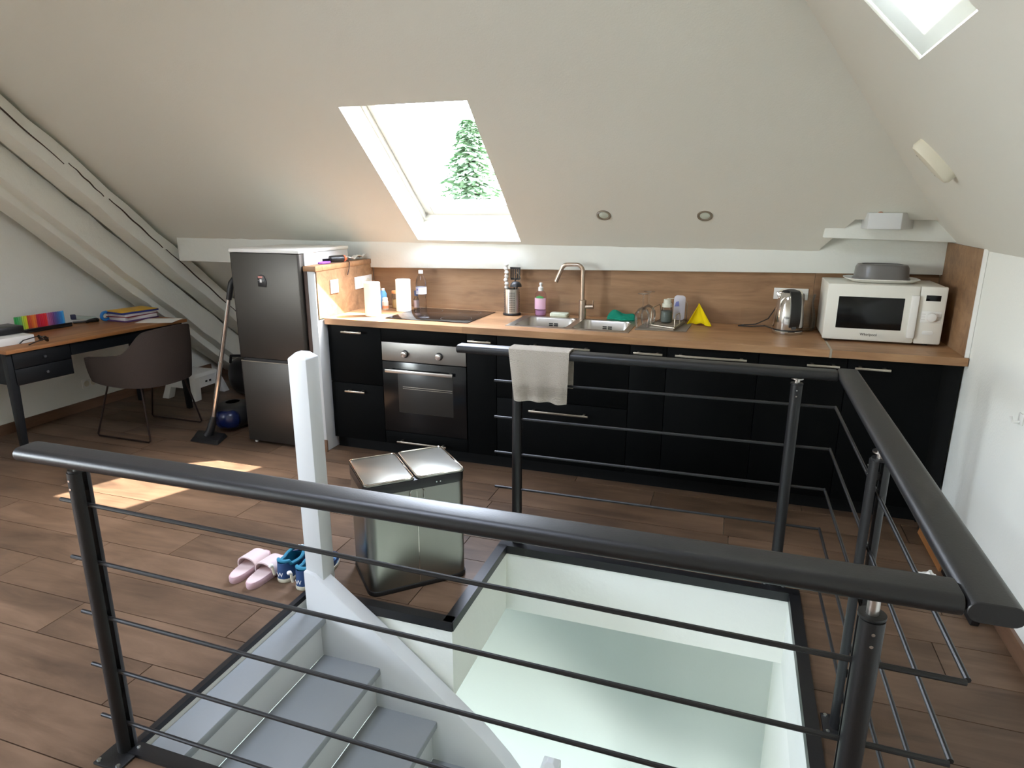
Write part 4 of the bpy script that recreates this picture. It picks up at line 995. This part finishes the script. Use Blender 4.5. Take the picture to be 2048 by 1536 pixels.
# dish soap
t = thing('dish_soap', 'clear pink dish soap bottle with white cap beside the sink', 'soap bottle', (1.316, .555, Z0))
part('body', MB().lathe([(.036, 0), (.040, .006), (.042, .04), (.038, .09), (.040, .12), (.036, .15), (.02, .168)], (1.316, .555, Z0), 28, 1, .62), 'soapliq', t)
part('liquid', MB().lathe([(.034, .003), (.037, .01), (.038, .035), (.036, .036)], (1.316, .555, Z0), 28, .97, .58), colmat((186, 150, 184), .3), t)
part('cap', MB().lathe([(.017, .166), (.017, .19), (.008, .195), (.008, .207), (.011, .210), (.009, .220), (0, .222)], (1.316, .555, Z0), 20), 'white', t)
part('label_sticker', MB().grid(lambda u, v: (1.316+.0425*cos(pi*(1.15+.7*u)), .555+.0268*sin(pi*(1.15+.7*u)), Z0+.045+.075*v), 12, 3), colmat((222, 178, 200), .4), t)
part('label_top', MB().grid(lambda u, v: (1.316+.0428*cos(pi*(1.3+.4*u)), .555+.0272*sin(pi*(1.3+.4*u)), Z0+.118+.02*v*(1-abs(2*u-1)*.5)), 10, 3), colmat((70, 150, 80), .4), t)
solid('sponge', rbox(1.385, .525, Z0, 1.51, .60, Z0+.024, .02), 'sponge', 'pale flat sponge behind the left sink bowl', 'sponge', bevel=.006)
rnd = random.Random(5)
def gcl(u, v):
    e_ = (1-abs(2*u-1)**5)*(1-abs(2*v-1)**5)
    return (1.775+.18*u+.01*sin(v*5), .522+.085*v+.008*sin(u*8), Z0+.003+.056*e_*(.72+.22*sin(u*6.5+.6)+.08*sin(v*9+u*5)))
solid('cleaning_cloth', MB().grid(gcl, 30, 16), 'green', 'crumpled green cloth behind the right sink bowl', 'cloth', solid=.004)
def ycl(u, v):   # tent-like standing cloth
    ax, ay, az = 2.345, .60, Z0+.118
    bx = 2.283+.15*u; by = .51+.03*sin(u*6)-.02*u; k_ = v
    return (bx+(ax-bx)*k_, by+(ay-by)*k_+.016*sin(u*11)*(1-v)**.7, Z0+.004+(az-Z0)*k_+(.012*max(0, sin(pi*(u-.4)/.35)) if .4 < u < .75 else 0)*(1-v)**2)
solid('cleaning_cloth', MB().grid(ycl, 24, 12), 'yellow', 'yellow cloth propped like a tent against the splashback', 'cloth', solid=.004)
# upside-down wine glasses
wg = mesh_from(MB().open_lathe([(.036, 0), (.043, .03), (.047, .06), (.043, .09), (.026, .115), (.006, .126), (.0042, .135), (.004, .19), (.007, .200), (.034, .2055), (.034, .2075), (.004, .2085)], (0, 0, 0), 32), 'wine_glass')
wg.materials.append(MT['tumbler'])
for (x, y, lab) in ((2.035, .285, 'upside-down wine glass standing in front beside the dish rack'), (2.055, .40, 'upside-down wine glass partly behind the other one')):
    o_ = bpy.data.objects.new('wine_glass', wg); COL.objects.link(o_); o_.location = (x, y, Z0+(.0 if x < 2.09 else .03)); o_['label'] = lab; o_['category'] = 'glass'; o_['group'] = 'wine glasses by the sink'
    o_.location.z = Z0+.004 if x < 2.09 else Z0+.004
# mat, rack
solid('drying_mat', MB().prism([(2.0, .22, Z0), (2.30, .255, Z0), (2.315, .53, Z0), (2.04, .575, Z0)], (0, 0, .003)), 'mat', 'taupe drying mat beneath the dish rack', 'mat')
rk = thing('dish_rack', 'small wire dish rack with grey tray', 'rack', (2.17, .4, Z0+.004))
RA = [Vector((2.08, .285, 0)), Vector((2.228, .23, 0)), Vector((2.275, .565, 0)), Vector((2.13, .59, 0))]
zt_ = Z0+.004
part('tray', MB().prism([p+Vector((0, 0, zt_)) for p in RA], (0, 0, .012)), 'mat', rk, bevel=.003)
part('rim', MB().tube([p+Vector((0, 0, zt_+.02)) for p in RA], .003, 8, True), 'satin', rk)
def hoop(a, b, h):
    pts = [a+Vector((0, 0, zt_+.012))]
    for k_ in range(7): t_ = radians(90*k_/6); pts.append(a.lerp(b, .22*(1-cos(t_)))+Vector((0, 0, zt_+h-.035+.035*sin(t_))))
    for k_ in range(7): t_ = radians(90-90*k_/6); pts.append(a.lerp(b, 1-.22*(1-cos(t_)))+Vector((0, 0, zt_+h-.035+.035*sin(t_))))
    return MB().tube(pts+[b+Vector((0, 0, zt_+.012))], .0028, 8)
part('hoop', hoop(RA[3], RA[2], .145), 'satin', rk)
part('hoop', hoop(RA[0].lerp(RA[3], .1), RA[0].lerp(RA[3], .75), .118), 'satin', rk)
part('hoop', hoop(RA[1].lerp(RA[2], .05), RA[1].lerp(RA[2], .45), .09), 'satin', rk)
for k_ in range(6):
    a = RA[0].lerp(RA[3], (k_+.5)/6); b = RA[1].lerp(RA[2], (k_+.5)/6)
    part('rack_wire', MB().tube([a+Vector((0, 0, zt_+.02)), a.lerp(b, .5)+Vector((0, 0, zt_+.016)), b+Vector((0, 0, zt_+.02))], .0018, 6), 'satin', rk)
RJ = Z0+.0225
t = thing('baby_bottle', 'clear jar-shaped bottle with pale cap in the dish rack', 'bottle', (2.165, .42, RJ))
part('body', MB().lathe([(.030, 0), (.036, .006), (.036, .075), (.03, .09), (.03, .098)], (2.165, .42, RJ), 24), 'pet', t)
part('content', MB().lathe([(.03, .003), (.034, .008), (.034, .07), (.02, .075)], (2.165, .42, RJ), 20), colmat((104, 112, 104), .4), t)
part('cap', MB().lathe([(.031, .096), (.031, .115), (.024, .120), (.022, .142), (.0, .144)], (2.165, .42, RJ), 24), colmat((206, 206, 190), .4), t)
t = thing('plastic_tub', 'translucent plastic lid with blue print leaning in the dish rack', 'lid', (2.235, .50, RJ))
part('lid', MB().prism([(x, .515+(z-RJ)*.12, z) for x, _, z in [(p[0], 0, p[1]) for p in [(q_[0], q_[1]) for q_ in rrect(2.195, RJ+.002, 2.265, RJ+.155, .02, 0)]]], (0, .004, 0)), colmat((190, 188, 196), .4), t, bevel=.001)
part('print', MB().prism([(2.20, .5245, RJ+.085), (2.23, .5235, RJ+.088), (2.225, .526, RJ+.12), (2.208, .526, RJ+.115)], (0, -.0012, 0)), colmat((110, 116, 170)), t)

# kettle
KX, KY = 2.862, .42
kt = thing('kettle', 'rounded polished steel electric kettle with black handle', 'kettle', (KX, KY, Z0))
part('base', MB().lathe([(.084, 0), (.086, .004), (.086, .016), (.082, .020)], (KX, KY, Z0), 36), 'chrome', kt)
part('base_ring', MB().lathe([(.083, .0195), (.083, .027), (.08, .028)], (KX, KY, Z0), 36), 'blackplastic', kt)
part('body', MB().lathe([(.082, .028), (.084, .05), (.080, .12), (.070, .19), (.060, .225), (.046, .243), (.0, .252)], (KX, KY, Z0), 40), 'chrome', kt)
part('lid', MB().lathe([(.052, .238), (.046, .2455), (.02, .254), (0, .256)], (KX, KY, Z0), 32), 'blackplastic', kt)
ha = radians(-72); hd = Vector((cos(ha), sin(ha), 0)); hs_ = Vector((-sin(ha), cos(ha), 0)); kc = Vector((KX, KY, Z0))
hp_ = [(.035, .252), (.062, .246), (.082, .222), (.094, .18), (.10, .12), (.099, .075), (.092, .045)]
mb = MB(); vs = []; n = len(hp_)
for (rr, z) in hp_:
    for sg, back in ((-1, 0), (1, 0), (1, 1), (-1, 1)):
        rb_ = rr if not back else rr-.022
        vs.append(kc+hd*rb_+hs_*sg*(.029 if not back else .027)+Vector((0, 0, z)))
fs = [(i*4+k_, i*4+(k_+1) % 4, (i+1)*4+(k_+1) % 4, (i+1)*4+k_) for i in range(n-1) for k_ in range(4)]+[(0, 1, 2, 3), tuple(4*n-4+k_ for k_ in (3, 2, 1, 0))]
part('handle', mb.add(vs, fs), 'blackplastic', kt, bevel=.006)
part('switch', MB().box(KX-.012, KY-.094, Z0+.034, KX+.012, KY-.08, Z0+.05).rot(radians(18), (KX, KY)), colmat((70, 72, 74), .2), kt, bevel=.002)
part('spout', MB().hexa([tuple(kc+Vector(v)) for v in [(-.062, -.016, .19), (-.05, -.02, .19), (-.05, .02, .19), (-.062, .016, .19), (-.082, -.008, .236), (-.045, -.02, .238), (-.045, .02, .238), (-.082, .008, .236)]]), 'chrome', kt, bevel=.003)
part('power_cord', MB().tube([(2.79, .46, Z0+.012), (2.74, .50, Z0+.02), (2.66, .53, Z0+.007), (2.59, .55, Z0+.005), (2.61, .58, Z0+.005), (2.69, .575, Z0+.015), (2.76, .595, Z0+.05), (2.80, .615, Z0+.12), (2.83, .62, Z0+.19)], .0035, 8), 'blackplastic', kt)
# glass carafe
t = thing('carafe', 'clear glass carafe between kettle and microwave', 'carafe', (2.972, .555, Z0))
part('body', MB().open_lathe([(.001, .002), (.045, .002), (.05, .01), (.05, .07), (.042, .12), (.032, .155), (.031, .18), (.038, .215), (.036, .215), (.029, .18), (.030, .155), (.040, .12), (.048, .07), (.048, .012), (.001, .006)], (2.972, .555, Z0), 32), 'tumbler', t)

# microwave
mwv = thing('microwave', 'cream white microwave oven at the right end of the worktop', 'microwave', (3.315, .42, Z0))
MZ0, MZ1, MX0, MX1, MY = Z0+.014, 1.232, 3.03, 3.601, .24
part('body', MB().box(MX0+.004, MY+.02, MZ0, MX1-.004, .60, MZ1-.002), 'mw', mwv, bevel=.006)
dr = part('door', MB().box(MX0, MY, MZ0-.004, 3.474, MY+.022, MZ1), 'mw', mwv, bevel=.009)
wn_ = part('window', MB().box(3.09, MY-.0015, .992, 3.408, MY+.004, 1.165), 'blackglass', dr, bevel=.003)
part('handle', MB().box(3.436, MY-.020, .957, 3.471, MY+.002, 1.184), 'white', dr, bevel=.004)
pn = part('control_panel', MB().box(3.4755, MY, MZ0-.004, MX1, MY+.022, MZ1), 'mw', mwv, bevel=.009)
part('display', MB().box(3.503, MY-.001, 1.156, 3.572, MY+.003, 1.187), 'blackglass', pn, bevel=.002)
kp = part('key_plate', MB().box(3.492, MY-.0022, 1.043, 3.586, MY+.002, 1.103), 'white', pn, bevel=.004)
for z in (1.058, 1.073, 1.088): part('key_line', MB().box(3.494, MY-.0026, z-.0006, 3.512, MY-.002, z+.0006).box(3.566, MY-.0026, z-.0006, 3.584, MY-.002, z+.0006), colmat((170, 168, 160)), kp)
part('knob', MB().cyl((3.539, MY-.001, 1.073), (3.539, MY-.022, 1.073), .0245, .022, 28), 'white', pn, bevel=.002)
part('button', MB().prism([(x, MY-.003, z) for x, z, _ in rrect(3.508, .979, 3.56, .999, .009, 0)], (0, .004, 0)), 'white', pn, bevel=.001)
text_part('Whirlpool', .02, 'rail', dr, (3.257, MY-.0006, .962), (radians(90), 0, 0))
text_part('JET', .009, 'rail', dr, (3.11, MY-.0006, 1.213), (radians(90), 0, 0)) if False else None
for x in (MX0+.04, MX1-.06):
    for y_ in (MY+.05, .55): part('foot', MB().cyl((x, y_, Z0), (x, y_, MZ0+.001), .014, n=12), 'blackplastic', mwv)
# baking dish
t = thing('serving_plate', 'white oblong plate on top of the microwave', 'plate', (3.32, .42, MZ1))
def ovl(prof, c_, sx, sy, n=36, ex=.55):
    vs = []
    for r, z in prof:
        for k_ in range(n):
            a = 2*pi*k_/n; cx, cy = cos(a), sin(a)
            vs.append((c_[0]+sx*r*math.copysign(abs(cx)**ex, cx), c_[1]+sy*r*math.copysign(abs(cy)**ex, cy), c_[2]+z))
    m = len(prof); fs = [(i*n+k_, i*n+(k_+1) % n, (i+1)*n+(k_+1) % n, (i+1)*n+k_) for i in range(m-1) for k_ in range(n)]+[tuple(range(n-1, -1, -1)), tuple((m-1)*n+k_ for k_ in range(n))]
    return MB().add(vs, fs)
part('plate', ovl([(.72, .0), (.8, .002), (1.0, .018), (1.0, .021), (.78, .007)], (3.31, .42, MZ1+.0005), .185, .13), 'white', t)
t = thing('baking_dish', 'grey ceramic dish upside down on the white plate', 'dish', (3.31, .42, MZ1+.02))
part('bowl', ovl([(1.0, .0), (1.0, .012), (.95, .02), (.92, .07), (.86, .085), (.72, .088), (.70, .083), (.0, .083)], (3.31, .42, MZ1+.0085), .142, .105, ex=.75), 'greybowl', t)

# things on the partition cap
CZ = 1.2588
gg = thing('glue_gun', 'black and orange hot glue gun lying on the oak cap', 'tool', (-.03, .22, CZ))
part('barrel', MB().cyl((-.055, .17, CZ+.026), (-.012, .26, CZ+.026), .022, .024, 14), 'blackplastic', gg, bevel=.003)
part('nozzle', MB().cyl((-.012, .26, CZ+.026), (-.006, .275, CZ+.026), .024, .020, 14).cyl((-.006, .275, CZ+.026), (0.0, .288, CZ+.024), .012, .007, 12), 'orange', gg)
part('grip', MB().hexa([(-.11, .15, CZ+.002), (-.085, .17, CZ+.002), (-.055, .19, CZ+.002), (-.08, .165, CZ+.002), (-.11, .15, CZ+.026), (-.085, .17, CZ+.026), (-.045, .19, CZ+.03), (-.06, .165, CZ+.03)]), 'blackplastic', gg)
solid('purple_clip', MB().tube([(-.06+.022*cos(2*pi*k_/16), .11+.055*sin(2*pi*k_/16), CZ+.0075) for k_ in range(16)], .007, 8, True), 'purple', 'purple plastic ring beside the glue gun', 'clip')
solid('hanging_strap', MB().tube([(-.02, .305, CZ+.006), (.004, .308, CZ+.006), (.013, .300, CZ-.006), (.016, .285, CZ-.045), (.016, .262, CZ-.085)], .0035, 6), 'darkwood', 'thin brown strap dangling over the oak cap edge', 'strap')
def pap(u, v):
    return (-.09+.085*u, .36+.21*v, CZ+.004+.02*abs(sin(v*6+u*2))+.018*v*u+.004*sin(u*13))
solid('crumpled_paper', MB().grid(pap, 10, 16), 'paper', 'crumpled white paper at the back of the oak cap', 'paper', solid=.001)

# ------------------------------------------------------------------ right-hand floor bits
lb = thing('low_board', 'low dark board with honey wood facing along the right wall', 'board', (3.58, -.5, 0))
part('frame', MB().hexa([(3.565, -.93, .0), (3.595, -.93, .0), (3.595, -.05, .0), (3.565, -.05, .0), (3.575, -.93, .05), (3.605, -.93, .05), (3.605, -.05, .05), (3.575, -.05, .05)]), 'rail', lb, bevel=.003)
part('panel', MB().hexa([(3.556, -.50, .0), (3.566, -.50, .0), (3.566, -.10, .0), (3.556, -.10, .0), (3.566, -.50, .046), (3.575, -.50, .046), (3.575, -.10, .046), (3.566, -.10, .046)]), 'desktop', lb)
def cru(u, v): return (3.46+.075*u, -.66+.12*v, .003+.035*sin(pi*u)*sin(pi*v)+.012*sin(u*14)*sin(v*11)*sin(pi*u)*sin(pi*v))
solid('crumpled_tissue', MB().grid(cru, 12, 14), 'paper', 'crumpled white tissue on the floor behind the railing corner', 'tissue', solid=.001)
t = solid('wall_hook', MB().box(XR-.006, -.745, .80, XR, -.70, .845), 'white', 'small white hook on the right wall', 'hook', bevel=.003)
part('peg', MB().tube([(XR-.006, -.722, .81), (XR-.03, -.722, .808), (XR-.038, -.722, .83)], .006, 8), 'white', t)

# ------------------------------------------------------------------ conifer seen through the roof window
tr = thing('conifer', 'pale sunlit conifer outside the roof window', 'tree', (-3.75, 12, -4.5))
part('trunk', MB().tube([(-3.75, 12, -4.5), (-3.78, 12, 0), (-3.85, 12, 3.3)], [.18, .1, .02], 8), 'bark', tr)
mb = MB(); rnd = random.Random(21)
for i in range(7000):
    h = rnd.random()**1.35; z = 3.6-h*7.0; R = (.06+.46*(3.6-z)**.8)*(.1+.9*rnd.random()); a = rnd.uniform(0, 2*pi)
    c_ = Vector((-3.85+.02*(3.6-z)+R*cos(a), 12+R*sin(a), z)); s_ = rnd.uniform(.06, .15)
    d1_ = Vector((cos(a), sin(a), rnd.uniform(-.6, .1))).normalized()*s_*1.6; d2_ = Vector((-sin(a), cos(a), rnd.uniform(-.4, .4))).normalized()*s_*.7
    mb.add([c_-d1_*.3, c_+d2_, c_+d1_, c_-d2_], [(0, 1, 2, 3)])
part('foliage', mb, 'leaf', tr, smooth=False, kind='stuff')
